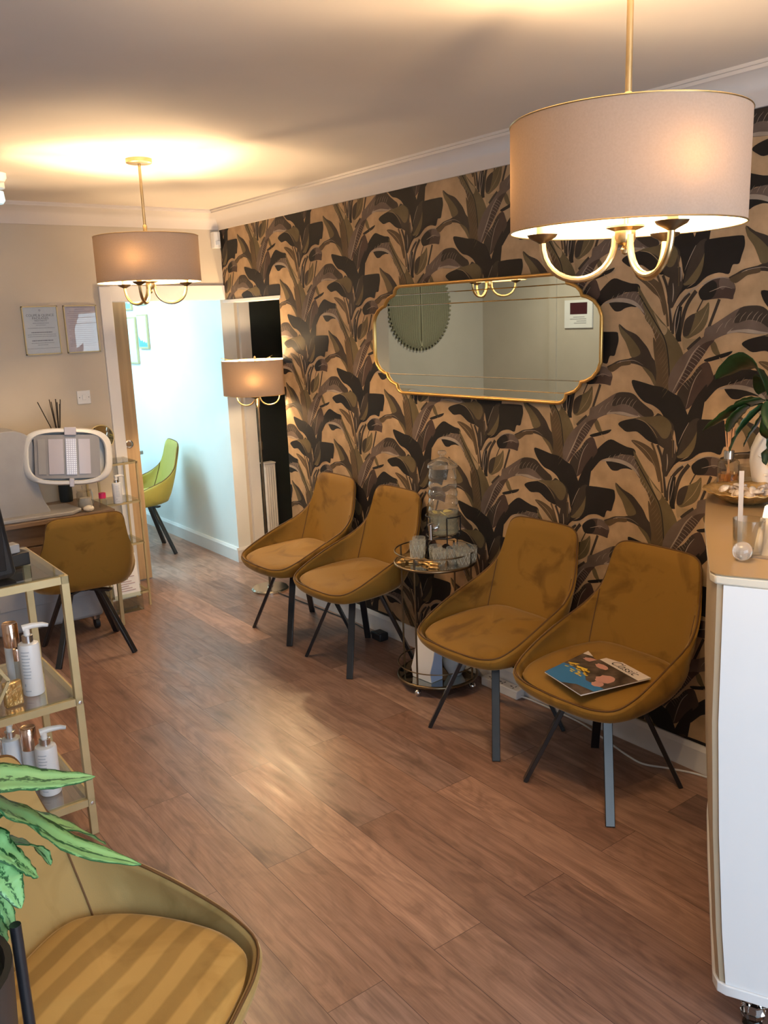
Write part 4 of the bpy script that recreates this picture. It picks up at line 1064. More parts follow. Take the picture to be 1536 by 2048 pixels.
# black bag-like speaker on top
sp = thing('speaker', 'tall black loudspeaker cabinet standing on the gold display stand', 'speaker', (.50, 2.93, .935), math.radians(12))
MB().prism([(p.x, p.y) for p in catmull([(-.16, 0, 0), (.115, 0, 0), (.12, .02, 0), (.088, .33, 0), (.065, .385, 0), (.02, .405, 0), (-.16, .41, 0)], 1, True)], -.11, .11, 'y').build('cabinet', MT['black_plastic'], sp, bevel=.018, bseg=3)
B('grille', -.145, .085, -.113, -.109, .03, .29, MT['black_metal'], sp, .002)
MB().tube([(-.06, -.02, .405), (-.06, -.02, .425), (.0, -.02, .425), (.0, -.02, .40)], .006, 8).build('handle', MT['black_plastic'], sp)
rb = thing('card_reader', 'small black boxed device beside the loudspeaker', 'device', (.665, 3.0, .935), math.radians(10))
B('body', -.045, .045, -.03, .03, 0, .045, MT['black_plastic'], rb, .004); B('tray', -.03, .02, -.02, .03, .045, .075, MT['grey_plastic'], rb, .004)
# bottles
pump_bottle('pump_bottle', 'tall white pump bottle on the middle shelf of the display stand', (.655, 2.905, .512), .245, .034, -.15)
capped_bottle('rose gold capped white bottle behind the middle shelf pump bottle', (.622, 2.985, .512), .235, .026, MT['rose_gold'])
capped_bottle('slim serum bottle with gold lid between the two larger middle shelf bottles', (.618, 2.915, .512), .165, .012, MT['rose_gold'], bodym=MT['thin_glass'], capf=.25)
pump_bottle('pump_bottle', 'white pump bottle at the front of the lowest display shelf', (.665, 2.900, .142), .240, .036, -.15)
pump_bottle('pump_bottle', 'white pump bottle towards the back left of the lowest display shelf', (.585, 3.03, .142), .245, .034, 2.6)
capped_bottle('rose gold capped bottle between the lowest shelf pump bottles', (.632, 2.975, .142), .225, .028, MT['rose_gold'])
capped_bottle('silver capped serum bottle at the left of the lowest shelf', (.535, 3.0, .142), .20, .018, MT['silver'], bodym=MT['thin_glass'])
hxg = thing('hexagon_holder', 'gold hexagon wire holder at the left of the middle display shelf', 'holder', (.46, 2.83, .512))
pts = [(.105*math.cos(PI*k/3), 0, .095+.105*math.sin(PI*k/3)) for k in range(6)]
m = MB()
for yy in (0, .08):
    for k in range(6):
        a, b = pts[k], pts[(k+1) % 6]; m.bar((a[0], yy, a[2]), (b[0], yy, b[2]), .012, .010, (0, 1, 0))
for k in range(6): m.bar((pts[k][0], 0, pts[k][2]), (pts[k][0], .08, pts[k][2]), .008, .008, (0, 0, 1))
m.build('frame', MT['gold_paint'], hxg, smooth=0)
gf = thing('foil_packet', 'small crinkled gold foil packet under the hexagon holder', 'packet', (.575, 2.845, .512), .2)
MB().box(-.03, .03, -.012, .012, 0, .085).build('packet', MT['gold_foil'], gf, bevel=.006)

# ------------------------------------------------------------------ variegated plant in the near left corner
def vleaf_mat():
    m = mat('variegated_leaf', (.2, .4, .2), .42); nt = m.node_tree; N = nt.nodes; L = nt.links; b = N['Principled BSDF']
    uv = N.new('ShaderNodeUVMap'); uv.uv_map = 'UVMap'; sp_ = N.new('ShaderNodeSeparateXYZ'); L.new(uv.outputs[0], sp_.inputs[0])
    mp = N.new('ShaderNodeMapping'); mp.inputs['Scale'].default_value = (9, 5, 1); L.new(uv.outputs[0], mp.inputs[0])
    oi = N.new('ShaderNodeObjectInfo'); va = N.new('ShaderNodeVectorMath'); va.operation = 'ADD'; L.new(mp.outputs[0], va.inputs[0]); L.new(oi.outputs['Random'], va.inputs[1])
    n = N.new('ShaderNodeTexNoise'); n.inputs['Scale'].default_value = 2.2; n.inputs['Detail'].default_value = 6; n.inputs['Roughness'].default_value = .65; L.new(va.outputs[0], n.inputs['Vector'])
    # |v-.5|*2 : 0 at midrib, 1 at the edge
    s = N.new('ShaderNodeMath'); s.operation = 'SUBTRACT'; L.new(sp_.outputs[1], s.inputs[0]); s.inputs[1].default_value = .5
    a = N.new('ShaderNodeMath'); a.operation = 'ABSOLUTE'; L.new(s.outputs[0], a.inputs[0])
    p = N.new('ShaderNodeMath'); p.operation = 'SUBTRACT'; L.new(a.outputs[0], p.inputs[0]); p.inputs[1].default_value = .24
    q = N.new('ShaderNodeMath'); q.operation = 'ABSOLUTE'; L.new(p.outputs[0], q.inputs[0])      # distance from pale band centre
    ma = N.new('ShaderNodeMath'); ma.operation = 'MULTIPLY_ADD'; L.new(n.outputs['Fac'], ma.inputs[0]); ma.inputs[1].default_value = .70; L.new(q.outputs[0], ma.inputs[2])
    r = N.new('ShaderNodeValToRGB'); e = r.color_ramp.elements; e[0].position = .515; e[1].position = .56; e[0].color = (.20, .42, .16, 1); e[1].color = (.015, .085, .025, 1)
    L.new(ma.outputs[0], r.inputs[0]); L.new(r.outputs[0], b.inputs['Base Color'])
    return m
MT['vleaf'] = vleaf_mat()
def leaf_mesh(path, width, fold=.22, n=22, wave=.0, roll=0.0, up_=(0, 0, 1)):
    P = catmull(path, max(2, n//(len(path)-1))); N_ = len(P); vs = []; fs = []; uv = []
    cols = [-1, -.5, 0, .5, 1]
    for i, p in enumerate(P):
        t = i/(N_-1); tg = (P[min(i+1, N_-1)]-P[max(i-1, 0)]).normalized()
        side = tg.cross(Vector(up_)); side = side.normalized() if side.length > 1e-4 else Vector((1, 0, 0))
        side = Quaternion(tg, roll) @ side; nrm = side.cross(tg)
        ww = width*.5*(max(0, math.sin(PI*min(1, t**.75)))**.75)*(1 if t < .98 else 0.05)
        for c in cols:
            wv = wave*math.sin(i*1.9+c*2)*abs(c)
            vs.append(p+side*ww*c+nrm*(abs(c)*ww*fold+wv)); uv.append((t, .5+c*.5))
    for i in range(N_-1):
        for c in range(4): a = i*5+c; fs.append((a, a+1, a+6, a+5))
    return vs, fs, uv
def leaf_obj(name, path, width, mt, parent, **k):
    vs, fs, uv = leaf_mesh(path, width, **k); me = bpy.data.meshes.new(name); me.from_pydata([tuple(v) for v in vs], [], fs); me.materials.append(mt)
    l = me.uv_layers.new(name='UVMap')
    for poly in me.polygons:
        for li in poly.loop_indices: l.data[li].uv = uv[me.loops[li].vertex_index]
    me.polygons.foreach_set('use_smooth', [True]*len(me.polygons))
    o = bpy.data.objects.new(name, me); COL.objects.link(o); o.parent = parent
    md = o.modifiers.new('s', 'SOLIDIFY'); md.thickness = .0012; return o
PX, PY = .060, .960
pt = thing('variegated_plant', 'potted plant with long pale green variegated leaves, near left edge', 'plant', (PX, PY, 0))
MB().lathe([(0, .78), (.070, .78), (.088, .90), (.094, 1.015), (.086, 1.015), (.083, .995), (0, .995)], 32).build('pot', MT['planter'], pt)
MB().lathe([(.083, .994), (.04, 1.0), (0, 1.002)], 20).build('soil', MT['soil'], pt)
stg = MB()
for k in range(4):
    a = math.radians(14)+PI/2*k; x, y = .110*math.cos(a), .110*math.sin(a)
    stg.tube([(x, y, 0), (x, y, 1.012), (x, y, 1.020)], .0068, 10).bar((x, y, .768), (0, 0, .768), .012, .012, (0, 0, 1))
stg.build('stand', MT['black_metal'], pt, smooth=60)
MB().tube([(0, 0, .99), (.02, .02, 1.06), (.04, .05, 1.14)], .011, 8).tube([(.01, .02, .99), (.02, .04, 1.05), (.04, .05, 1.10)], .009, 8).build('stem', MT['dark_leaf'], pt)
LV = [([(0.146, 1.06, 1.163), (0.189, 1.074, 1.161), (0.248, 1.082, 1.135), (0.307, 1.088, 1.116)], .048, .5),
      ([(0.152, 1.039, 1.158), (0.185, 1.051, 1.129), (0.214, 1.064, 1.094), (0.265, 1.07, 1.036), (0.348, 1.065, 0.977)], .074, .3),
      ([(0.169, 1.087, 1.118), (0.225, 1.118, 1.07), (0.287, 1.145, 1.017), (0.335, 1.173, 0.959)], .060, .2),
      ([(0.149, 1.019, 1.123), (0.172, 1.015, 1.098), (0.191, 1.012, 1.071), (0.204, 1.01, 1.053)], .046, .2),
      ([(0.164, 1.088, 1.082), (0.2, 1.099, 1.057), (0.228, 1.11, 1.032), (0.245, 1.124, 0.991)], .040, .0),
      ([(0.149, 1.009, 1.098), (0.163, 0.997, 1.082), (0.169, 0.986, 1.066), (0.174, 0.975, 1.045)], .044, .0),
      ([(0.151, 1.019, 1.059), (0.159, 1.014, 1.041), (0.164, 1.01, 1.02), (0.167, 1.006, 0.999)], .034, .0),
      ([(0.142, 1.02, 1.025), (0.152, 1.014, 1.007), (0.159, 1.007, 0.986)], .030, .0),
      ([(-.05, 1.05, 1.20), (-.12, 1.10, 1.22), (-.20, 1.16, 1.17)], .055, .0), ([(.0, .88, 1.20), (-.04, .80, 1.21), (-.08, .72, 1.15)], .055, .0),
      ([(-.02, 1.10, 1.22), (-.02, 1.20, 1.25), (-.04, 1.30, 1.19)], .055, .0), ([(-.06, .95, 1.20), (-.15, .93, 1.24), (-.24, .92, 1.18)], .055, .0)]
for path, wd_, roll in LV:
    leaf_obj('leaf', [(.03, .035, 1.10)]+[(x-PX, y-PY, z) for x, y, z in path], wd_, MT['vleaf'], pt, roll=roll, wave=.0010, n=28)
# ------------------------------------------------------------------ drinks trolley
TX, TY = 2.475, 2.97; ZTOP, ZBOT, TR = .600, .050, .185
ct = thing('drinks_trolley', 'round two tier dark brass drinks trolley between the two pairs of chairs', 'trolley', (TX, TY, 0))
ring = lambda m, r, z, t, sg=64: m.tube([(r*math.cos(2*PI*k/sg), r*math.sin(2*PI*k/sg), z) for k in range(sg)], t, 8, True)
for z_, t_ in ((ZTOP-.004, .007), (ZBOT-.005, .008)):
    m = MB(); ring(m, TR, z_, t_); m.build('tray_rim', MT['dark_brass'], ct, smooth=60)
for z_, t_ in ((ZTOP+.052, .0035), (ZBOT+.060, .003)):
    m = MB(); ring(m, TR, z_, t_); m.build('gallery_rail', MT['dark_brass'], ct, smooth=60)
for k in range(4):
    a = math.radians(200)+PI/2*k; x, y = TR*math.cos(a), TR*math.sin(a)
    MB().tube([(x, y, .03), (x, y, ZTOP+.053)], .0045, 8).build('leg', MT['dark_brass'], ct)
    MB().sph((x, y, .016), .016, 12, 8).build('caster', MT['silver'], ct)
MB().lathe([(0, ZTOP-.003), (TR-.004, ZTOP-.003), (TR-.004, ZTOP+.002), (0, ZTOP+.002)], 48).build('glass_top', MT['table_glass'], ct)
MB().lathe([(0, ZBOT-.004), (TR-.004, ZBOT-.004), (TR-.004, ZBOT+.002), (0, ZBOT+.002)], 48).build('mirrored_shelf', mat('dark_mirror', (.45, .46, .44), .03, 1.0), ct)
# dispenser on its stand
DX, DY = 2.545, 2.985
st = thing('dispenser_stand', 'black wire stand lifting the glass water dispenser', 'stand', (DX, DY, ZTOP+.002))
m = MB(); ring(m, .078, .105, .003, 40)
for k in range(3):
    a = math.radians(-120)+2*PI*k/3; x, y = .082*math.cos(a), .082*math.sin(a)
    m.tube([(x, y, 0), (x, y, .20)], .003, 6)
for a0 in (-120, 0, 120):
    m.tube([(.082*math.cos(math.radians(a0+d_)), .082*math.sin(math.radians(a0+d_)), .20) for d_ in range(0, 61, 10)], .003, 6)
    a1 = math.radians(a0+60); m.tube([(.082*math.cos(a1), .082*math.sin(a1), .105), (.082*math.cos(a1), .082*math.sin(a1), .20)], .003, 6)
m.tube([(-.08, 0, .1055), (.08, 0, .1055)], .003, 6).tube([(0, -.08, .1055), (0, .08, .1055)], .003, 6)
m.build('wire_frame', MT['black_metal'], st, smooth=60)
dp = thing('water_dispenser', 'ribbed glass beehive water dispenser with lid and tap on black stand', 'drinks dispenser', (DX, DY, ZTOP+.111))
pr = [(.0, 0), (.058, 0), (.068, .008)]
for k in range(7):
    z = .03+.040*k; rr = .073-.0013*k
    pr += [(rr-.004, z-.016), (rr, z-.006), (rr+.0005, z+.008), (rr-.003, z+.018)]
pr += [(.062, .302), (.060, .312)]
MB().lathe(pr, 40, close=False).build('jar', MT['ribbed_glass'], dp)
MB().lathe([(0, .004), (.056, .004), (.066, .012), (.069, .03), (.066, .05), (.070, .07), (.067, .10), (0, .10)], 32).build('lemon_water', MT['water'], dp)
MB().lathe([(.066, .312), (.070, .316), (.068, .330), (.050, .345), (.022, .356), (.012, .360), (.010, .368), (.019, .374), (.021, .382), (.016, .390), (0, .392)], 32).build('lid', MT['ribbed_glass'], dp)
tv = Vector((-.78, -.30, 0)).normalized()
m = MB().tube([tv*.066+Vector((0, 0, .045)), tv*.085+Vector((0, 0, .045))], .017, 14).tube([tv*.08+Vector((0, 0, .045)), tv*.125+Vector((0, 0, .045))], .008, 12).tube([tv*.122+Vector((0, 0, .070)), tv*.122+Vector((0, 0, .0))], .009, 12).tube([tv*.10+Vector((0, 0, .073)), tv*.145+Vector((0, 0, .073))], .005, 8)
m.build('tap', MT['silver'], dp)
for k in range(3):
    o = MB().lathe([(0, -.002), (.024, -.002), (.024, .002), (0, .002)], 20).build('lemon_slice', mat('lemon_slice_%d' % k, (.70, .58, .16), .4), dp); o.location = (.03*math.cos(k*2.1), .03*math.sin(k*2.1), .098); o.rotation_euler = (.25, .3*k, 0)
def tumbler(h, r, label, loc, group=None, ribs=True):
    t = thing('glass_tumbler', label, 'glass', loc, 0, group)
    seg = 32; m = MB(); pr = [(r*.80, .0), (r*.84, .004), (r, h-.002), (r*.97, h), (r*.95, h-.004), (r*.78, .010)]
    m.lathe(pr, seg, close=False).lathe([(0, .002), (r*.8, .002), (r*.78, .010), (0, .010)], seg); m.build('cup', MT['cut_glass'], t)
    if ribs:
        g_ = MB()
        for i in range(10):
            for s in (-1, 1):
                pts_ = []
                for q in range(7):
                    a = 2*PI*i/10+s*q*.12; rr = r*(.86+.125*q/6)+.0006; pts_.append((rr*math.cos(a), rr*math.sin(a), h*(.15+.70*q/6)))
                g_.tube(pts_, .0011, 4)
        g_.build('cut_pattern', MT['cut_pattern'], t, smooth=0)
    return t
up_l = 'cut glass tumblers on the drinks trolley'
TT = ZTOP+.002
tumbler(.098, .031, 'taller cut glass tumbler at the left, behind the gold biscuits', (2.395, 3.005, TT))
tumbler(.098, .031, 'taller cut glass tumbler standing just left of the dispenser stand legs', (2.450, 3.052, TT))
g0 = tumbler(.075, .031, 'short cut glass tumbler in the cluster on the right of the trolley top', (2.430, 2.885, TT), up_l)
g0['label'] = 'short cut glass tumbler touching the gold biscuits, leftmost of the short glasses'
for x, y, l_ in ((2.497, 2.868, 'short cut glass tumbler in the middle of the short glass cluster'), (2.462, 2.948, 'short cut glass tumbler at the back left of the short cluster'), (2.562, 2.896, 'short cut glass tumbler nearest the papered wall behind the dispenser stand'),
             (2.570, 2.832, 'short cut glass tumbler at the right end of the trolley top'), (2.503, 2.803, 'short cut glass tumbler nearest the trolley front rim on the right')):
    c = copy_tree(g0); c.location = (x, y, TT); c['label'] = l_
# gold wrapped biscuits laid in an arc
bs = thing('wrapped_biscuit', 'gold wrapped biscuit in the fanned row on the trolley top', 'biscuit', (0, 0, TT), 0, 'gold wrapped biscuits fanned on the trolley')
MB().box(-.020, .020, -.011, .011, 0, .010).build('wrapper', MT['gold_foil'], bs, bevel=.004)
for x_ in (-.023, .023): MB().box(x_-.003, x_+.003, -.012, .012, .003, .006).build('crimped_end', MT['gold_foil'], bs, smooth=0)
arc_ = catmull([(2.335, 3.035, 0), (2.362, 3.030, 0), (2.395, 2.975, 0), (2.40, 2.915, 0), (2.385, 2.865, 0)], 3)
for i, p in enumerate(arc_):
    c = bs if i == 0 else copy_tree(bs)
    c.location = (p.x+.004*((i % 2)*2-1), p.y, TT+.0108*(i % 2)); c.rotation_euler = (0, 0, .3+.16*i)
# lower tier things
bx = thing('paper_carton', 'tall white paper carton with pale blue side on the mirrored lower shelf', 'carton', (2.390, 2.942, ZBOT+.003), math.radians(-85))
MB().prism([(-.037, 0), (.037, 0), (.037, .19), (.025, .215), (.0, .215), (-.022, .11), (-.045, .05)], -.062, .062, 'x').build('carton', MT['paper'], bx, bevel=.002)
MB().prism([(-.035, .003), (.034, .003), (.034, .188), (.0, .20), (-.020, .11), (-.042, .05)], .0622, .0628, 'x').build('side_panel', mat('pale_blue_card', (.45, .56, .78), .6), bx, smooth=0)
wj = thing('glass_bottle', 'frosted round glass jug lying low on the right of the lower shelf', 'jug', (2.515, 2.890, ZBOT+.003))
MB().lathe([(0, 0), (.030, 0), (.036, .012), (.055, .045), (.058, .075), (.048, .105), (.040, .130), (.044, .136)], 28, close=False).build('jug_body', mat('frosted_blue_glass', (.50, .56, .60), .25, trans=.3), wj)
MB().tube([(.055, 0, .10), (.085, 0, .09), (.082, 0, .05), (.056, 0, .045)], .005, 8).build('handle', MT['thin_glass'], wj)

# magazines on the nearest papered-wall chair
def magazine(name, label, loc, rz, tilt):
    t = thing(name, label, 'magazine', loc, rz); t.rotation_euler = (tilt[0], tilt[1], rz)
    W2, H2 = .108, .140
    MB().box(-W2, W2, -H2, H2, 0, .0042).build('pages', MT['paper'], t, smooth=0)
    MB().box(-W2-.0006, W2+.0006, -H2-.0006, H2+.0006, .0042, .0048).build('cover', MT['dark_print'], t, smooth=0)
    z = .0049
    def q(nm, poly, mt_, zz=0): m_ = MB().prism(poly, z+zz, z+zz+.0002); return m_.build(nm, mt_, t, smooth=0)
    q('masthead', [(-W2, .088), (W2, .088), (W2, H2), (-W2, H2)], MT['mag_white'])
    q('picture', [(-W2, -H2), (-.01, -H2), (.03, -.105), (W2, -.09), (W2, -.05), (.02, -.06), (-.03, -.03), (-W2, -.03)], MT['blue_print'])
    for (cx, cyv, rx_, ry_) in ((.045, .0, .032, .034), (.065, -.045, .022, .020), (-.05, .055, .03, .016)):
        q('picture', [(cx+rx_*math.cos(a*PI/8)*(1+.15*math.sin(3*a)), cyv+ry_*math.sin(a*PI/8)) for a in range(16)], MT['pink_print'], .0002)
    txt('masthead_title', 'Classic', .048, MT['black_ink'], t, (0, .113, z+.0005), (0, 0, 0), shear=.35)
    y_ = q('headline', [(-.095, -.012), (-.055, .0), (-.050, -.006), (-.088, -.024)], MT['yellow_print'], .0003)
    rr = random.Random(3); m_ = MB()
    for i in range(26):
        x, y = -.06+rr.uniform(-.04, .04), -.035+rr.uniform(-.028, .026); m_.box(x, x+.014, y, y+.006, z+.0004, z+.0006)
    m_.build('headline', MT['yellow_print'], t, smooth=0)
    return t
magazine('magazine', 'lower open-edged glossy magazine, its corner peeking out left on the chair seat', (2.274, 1.869, .4645), math.radians(-84.6), (0, 0))
magazine('magazine', 'upper glossy magazine with blue and pink cover on the nearest wall chair', (2.225, 1.815, .4715), math.radians(-105), (math.radians(.8), math.radians(-.6)))

# power strip and cables
pw = thing('power_strip', 'white plastic power strip lying along the skirting board', 'power strip', (2.628, 2.70, 0))
MB().box(-.026, .026, -.125, .105, 0, .042).build('body', MT['white_plastic'], pw, bevel=.004)
for k in range(3):
    m = MB()
    for dx, dy, sx, sy in ((0, .012, .003, .006), (-.009, -.008, .005, .0025), (.009, -.008, .005, .0025)): m.box(dx-sx, dx+sx, dy-sy-.08+.07*k, dy+sy-.08+.07*k, .0415, .0425)
    m.build('socket_hole', MT['black_plastic'], pw, smooth=0)
tag(MB().tube(catmull([(2.628, 2.575, .012), (2.645, 2.50, .006), (2.640, 2.25, .005), (2.600, 2.08, .005), (2.560, 1.93, .005), (2.555, 1.85, .005), (2.60, 1.77, .005), (2.645, 1.66, .005), (2.65, 1.50, .005), (2.64, 1.30, .005)], 6), .0038, 8).build('extension_cable', MT['white_plastic']), 'white cable snaking over the floor beneath the nearest wall chair', 'cable')

# ------------------------------------------------------------------ reception counter
CTOP = 1.130
cn = thing('reception_counter', 'tall white reception counter with tan top, cut by the right edge', 'counter', (1.65, 1.03, 0))
O = Vector((1.65, 1.03, 0))
top = [(2.150, -.06), (1.695, .935), (1.660, 1.005), (1.652, 1.030), (1.662, 1.049), (1.70, 1.075), (1.846, 1.177), (2.068, 1.329), (2.293, 1.473), (2.487, 1.585), (2.660, 1.665), (2.660, -.06)]
tl = [(x-O.x, y-O.y) for x, y in top]
MB().prism(tl, CTOP-.003, CTOP).build('worktop', MT['counter_top'], cn, smooth=0)
MB().prism(tl, CTOP-.024, CTOP-.0031).build('worktop_edge', MT['counter_edge'], cn, bevel=.004)
dirn = Vector((.418, -.908)); BOW = [(CTOP-.0242, 0), (.78, .004), (.5, .018), (.25, .036), (.112, .050)]
def bowed(poly, nfix):       # the front corner curves inwards towards the floor
    m = MB(); vs = []; n = len(poly)
    for z, o_ in BOW[::-1]:
        for i, p in enumerate(poly):
            q_ = Vector(p)+(dirn*o_ if i in nfix else Vector((0, 0))); vs.append((q_.x-O.x, q_.y-O.y, z))
    L_ = len(BOW); fs = [tuple(range(n-1, -1, -1)), tuple((L_-1)*n+k for k in range(n))]
    for r_ in range(L_-1):
        for k in range(n): fs.append((r_*n+k, r_*n+(k+1) % n, (r_+1)*n+(k+1) % n, (r_+1)*n+k))
    return m.add(vs, fs)
body = [(2.148, -.05), (1.676, .990), (1.664, 1.010), (1.657, 1.028), (1.672, 1.048), (1.857, 1.172), (2.07, 1.318), (2.295, 1.462), (2.489, 1.574), (2.655, 1.65), (2.655, -.05)]
bowed(body, range(1, 10)).build('carcass', MT['counter_side'], cn, smooth=30)
nf = Vector((-.908, -.418))
pa = Vector((1.667, 1.017)); pe = Vector((2.148, -.03))
bowed([tuple(pa), tuple(pe), tuple(pe+nf*.010), tuple(pa+nf*.010)], (0, 3)).build('front_panel', MT['counter_white'], cn, smooth=0)
pb = [(2.148, -.06), (1.690, .930), (1.674, .962), (1.672, .985), (1.69, 1.008), (1.875, 1.135), (2.09, 1.283), (2.31, 1.43), (2.50, 1.54), (2.655, 1.62), (2.655, -.06)]
MB().prism([(x-O.x, y-O.y) for x, y in pb], .085, .1115).build('plinth_rail', MT['counter_white'], cn, bevel=.002)
for x, y in ((1.735, .925), (2.10, .10), (2.55, 1.50), (2.55, .10)):
    MB().lathe([(0, .085), (.034, .085), (.034, .065), (.022, .055), (.030, .040), (.026, .022), (.016, .012), (.024, 0), (0, 0)], 8, (x-O.x, y-O.y, 0)).build('crystal_foot', MT['glass'], cn, smooth=0)
# reed diffuser
rf = thing('reed_diffuser', 'amber reed diffuser bottle with silver collar on the reception counter', 'diffuser', (2.490, 1.525, CTOP))
MB().lathe([(0, 0), (.030, 0), (.033, .004), (.033, .085), (.026, .093), (.013, .096), (.013, .10)], 26, close=False).build('bottle_glass', MT['thin_glass'], rf)
MB().lathe([(0, .003), (.0305, .003), (.0308, .050), (0, .050)], 24).build('fragrance_oil', MT['amber'], rf)
MB().lathe([(.010, .096), (.0155, .096), (.0155, .122), (.010, .124)], 22).build('collar', MT['silver'], rf)
for i, (dx, dy) in enumerate([(-.018, .012), (-.008, .006), (-.003, .002), (.003, -.002), (.010, -.008), (.016, -.010), (.006, .014)]):
    MB().tube([(-dx*.5, -dy*.5, .01), (dx*.35, dy*.35, .12), (dx, dy, .245+.003*(i % 3))], .0018, 6).build('reed', MT['reed'], rf)
tc_ = thing('candle_glass', 'low clear smoky candle glass behind the gold dish', 'candle glass', (2.553, 1.486, CTOP))
MB().lathe([(0, .0), (.034, .0), (.036, .006), (.038, .070), (.036, .070), (.034, .008), (0, .008)], 28, close=False).build('cup', MT['thin_glass'], tc_)
MB().lathe([(0, .009), (.033, .009), (.033, .028), (0, .028)], 24).build('wax', mat('candle_wax', (.55, .48, .40), .5), tc_)
# gold scallop dish with shells
gd = thing('gold_dish', 'shallow scalloped gold dish on the reception counter', 'dish', (2.338, 1.372, CTOP))
seg = 72; vs = []; fs = []; prf = [(.02, .0), (.045, .002), (.075, .016), (.100, .034), (.118, .040)]
for r_, z_ in prf:
    for k in range(seg):
        a = 2*PI*k/seg; rr = r_*(1+.035*abs(math.sin(a*9))*(r_/.118)); vs.append((rr*math.cos(a), rr*math.sin(a), z_+.002*math.sin(a*18)*(r_/.118)))
for i in range(len(prf)-1):
    for k in range(seg): fs.append((i*seg+k, i*seg+(k+1) % seg, (i+1)*seg+(k+1) % seg, (i+1)*seg+k))
fs.append(tuple(range(seg-1, -1, -1)))
MB().add(vs, fs).build('dish', MT['gold_foil'], gd, solid=.002)
p0 = None
for i in range(26):
    rr = random.Random(i+5); a = rr.uniform(0, 2*PI); q_ = rr.uniform(0, .068)
    if p0 is None:
        p0 = MB().lathe([(0, -.006), (.009, -.004), (.015, 0), (.012, .004), (.004, .007), (0, .007)], 9).build('pearly_shell', MT['shell'], smooth=60)
        tag(p0, 'small pearly shell piece heaped in the gold scalloped dish', 'shell', 'pearly shells in the gold dish'); c = p0
    else: c = p0.copy(); COL.objects.link(c)
    c.location = (2.338+q_*math.cos(a), 1.372+q_*math.sin(a), CTOP+.026+.012*(i/26)+(.008 if q_ > .045 else 0)); c.rotation_euler = (rr.uniform(-.9, .9), rr.uniform(-.9, .9), rr.uniform(0, 6))
    s_ = rr.uniform(.7, 1.3); c.scale = (s_, s_*.8, s_)
# white face vase with peace lily
fv = thing('face_vase', 'white ceramic face vase at the right edge of the counter', 'vase', (2.505, 1.395, CTOP))
MB().lathe([(0, 0), (.030, 0), (.040, .01), (.052, .05), (.060, .10), (.058, .14), (.045, .175), (.030, .20), (.032, .23), (.045, .25), (.040, .25), (.028, .23), (0, .22)], 32).build('vase_body', MT['vase_white'], fv)
u_ = Vector((-.87, -.48, 0)); s_ = Vector((.48, -.87, 0))
MB().tube([u_*.057+Vector((0, 0, .145)), u_*.072+Vector((0, 0, .105)), u_*.060+Vector((0, 0, .090))], lambda t: .006+.004*math.sin(PI*t), 8).tube([u_*.058+s_*-.014+Vector((0, 0, .066)), u_*.064+Vector((0, 0, .070)), u_*.058+s_*.014+Vector((0, 0, .066))], .0035, 6).build('nose_and_lips', MT['vase_white'], fv)
MB().tube([u_*.054+s_*-.034+Vector((0, 0, .125)), u_*.060+s_*-.020+Vector((0, 0, .118)), u_*.061+s_*-.010+Vector((0, 0, .122))], .0022, 6).tube([u_*.054+s_*.034+Vector((0, 0, .125)), u_*.060+s_*.020+Vector((0, 0, .118)), u_*.061+s_*.010+Vector((0, 0, .122))], .0022, 6).build('closed_eyes', MT['vase_white'], fv)
pq = thing('peace_lily', 'dark green glossy leafed plant growing from the white face vase', 'plant', (2.505, 1.395, CTOP+.222))
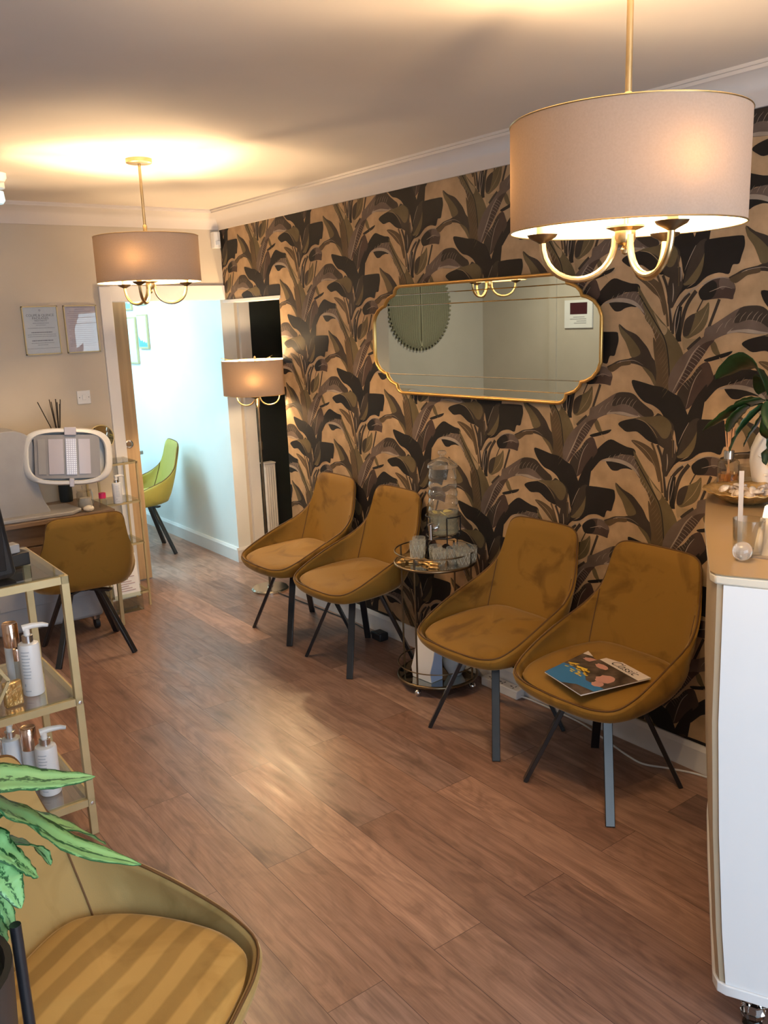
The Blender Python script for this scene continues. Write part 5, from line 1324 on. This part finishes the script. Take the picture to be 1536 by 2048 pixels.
RP = [([(2.438, 1.378, 1.437), (2.447, 1.429, 1.516), (2.45, 1.488, 1.519), (2.446, 1.558, 1.478)], .085, .5),
      ([(2.391, 1.359, 1.428), (2.378, 1.413, 1.404), (2.365, 1.468, 1.372), (2.346, 1.529, 1.329)], .060, .3),
      ([(2.347, 1.334, 1.418), (2.314, 1.358, 1.377), (2.284, 1.376, 1.336), (2.26, 1.384, 1.287)], .060, .6),
      ([(2.369, 1.337, 1.416), (2.351, 1.355, 1.359), (2.336, 1.368, 1.331), (2.322, 1.378, 1.298)], .045, .4),
      ([(2.354, 1.322, 1.404), (2.348, 1.306, 1.335), (2.331, 1.309, 1.293), (2.318, 1.305, 1.252)], .055, .9),
      ([(2.477, 1.409, 1.418), (2.475, 1.447, 1.416), (2.471, 1.485, 1.402), (2.475, 1.511, 1.374)], .035, .3),
      ([(2.38, 1.40, 1.41), (2.36, 1.43, 1.37), (2.35, 1.45, 1.33)], .050, .5),
      ([(2.353, 1.323, 1.433), (2.324, 1.273, 1.368), (2.293, 1.225, 1.334)], .06, .3), ([(2.44, 1.353, 1.437), (2.502, 1.316, 1.506), (2.571, 1.262, 1.503)], .08, .3),
      ([(2.48, 1.30, 1.43), (2.52, 1.20, 1.46), (2.54, 1.12, 1.40)], .07, 0), ([(2.42, 1.27, 1.42), (2.38, 1.18, 1.44), (2.34, 1.10, 1.38)], .07, 0), ([(2.50, 1.38, 1.46), (2.55, 1.44, 1.48), (2.60, 1.50, 1.42)], .07, 0)]
for path, wd_, roll in RP:
    base = Vector((0, 0, .0)); pts_ = [Vector((x-2.505, y-1.395, z-CTOP-.222)) for x, y, z in path]
    MB().tube([base, (base+pts_[0])*.5+Vector((0, 0, .03)), pts_[0]], .0028, 6).build('stem', MT['dark_leaf'], pq)
    leaf_obj('leaf', pts_, wd_*1.35, MT['dark_leaf'], pq, roll=roll, wave=.0015, n=20)
# tumbler with paper strip, crystal ball, brochures
tb = thing('glass_tumbler', 'plain thin glass tumbler near the front edge of the reception counter', 'glass', (1.838, 1.066, CTOP))
MB().lathe([(0, 0), (.030, 0), (.033, .004), (.036, .085), (.0345, .085), (.031, .010), (0, .008)], 32, close=False).build('cup', MT['thin_glass'], tb)
tag(MB().bar((1.826, 1.080, CTOP+.012), (1.812, 1.076, CTOP+.200), .0105, .0015, (.57, -.82, 0)).build('paper_strip', mat('beige_strip_card', (.42, .34, .28), .6)), 'white pointed paper strip standing in the counter tumbler', 'paper strip')
cb_ = thing('crystal_ball', 'small crackled crystal ball in front of the counter tumbler', 'crystal ball', (1.780, 1.045, CTOP+.001))
MB().sph((0, 0, .022), .022, 22, 14).build('ball', mat('crackled_crystal', (1, .95, .90), .12, trans=.85, ior=1.5), cb_)
br = thing('brochure_holder', 'dark edged leaflet holder full of white brochures at the frame edge', 'brochure holder', (1.862, .955, CTOP), math.radians(-75))
MB().bar((-.05, .0, .002), (-.05, .05, .080), .004, .10, (0, 1, 0)).box(-.10, .0, -.02, .05, 0, .004).build('holder', mat('taupe_acrylic', (.22, .17, .13), .3), br, smooth=0)
for k in range(4):
    MB().bar((-.05, .006+.006*k, .005), (-.05, .066+.006*k, .105), .002, .094, (0, 1, 0)).build('brochure', MT['paper'] if k % 2 else MT['grey_paper'], br, smooth=0)
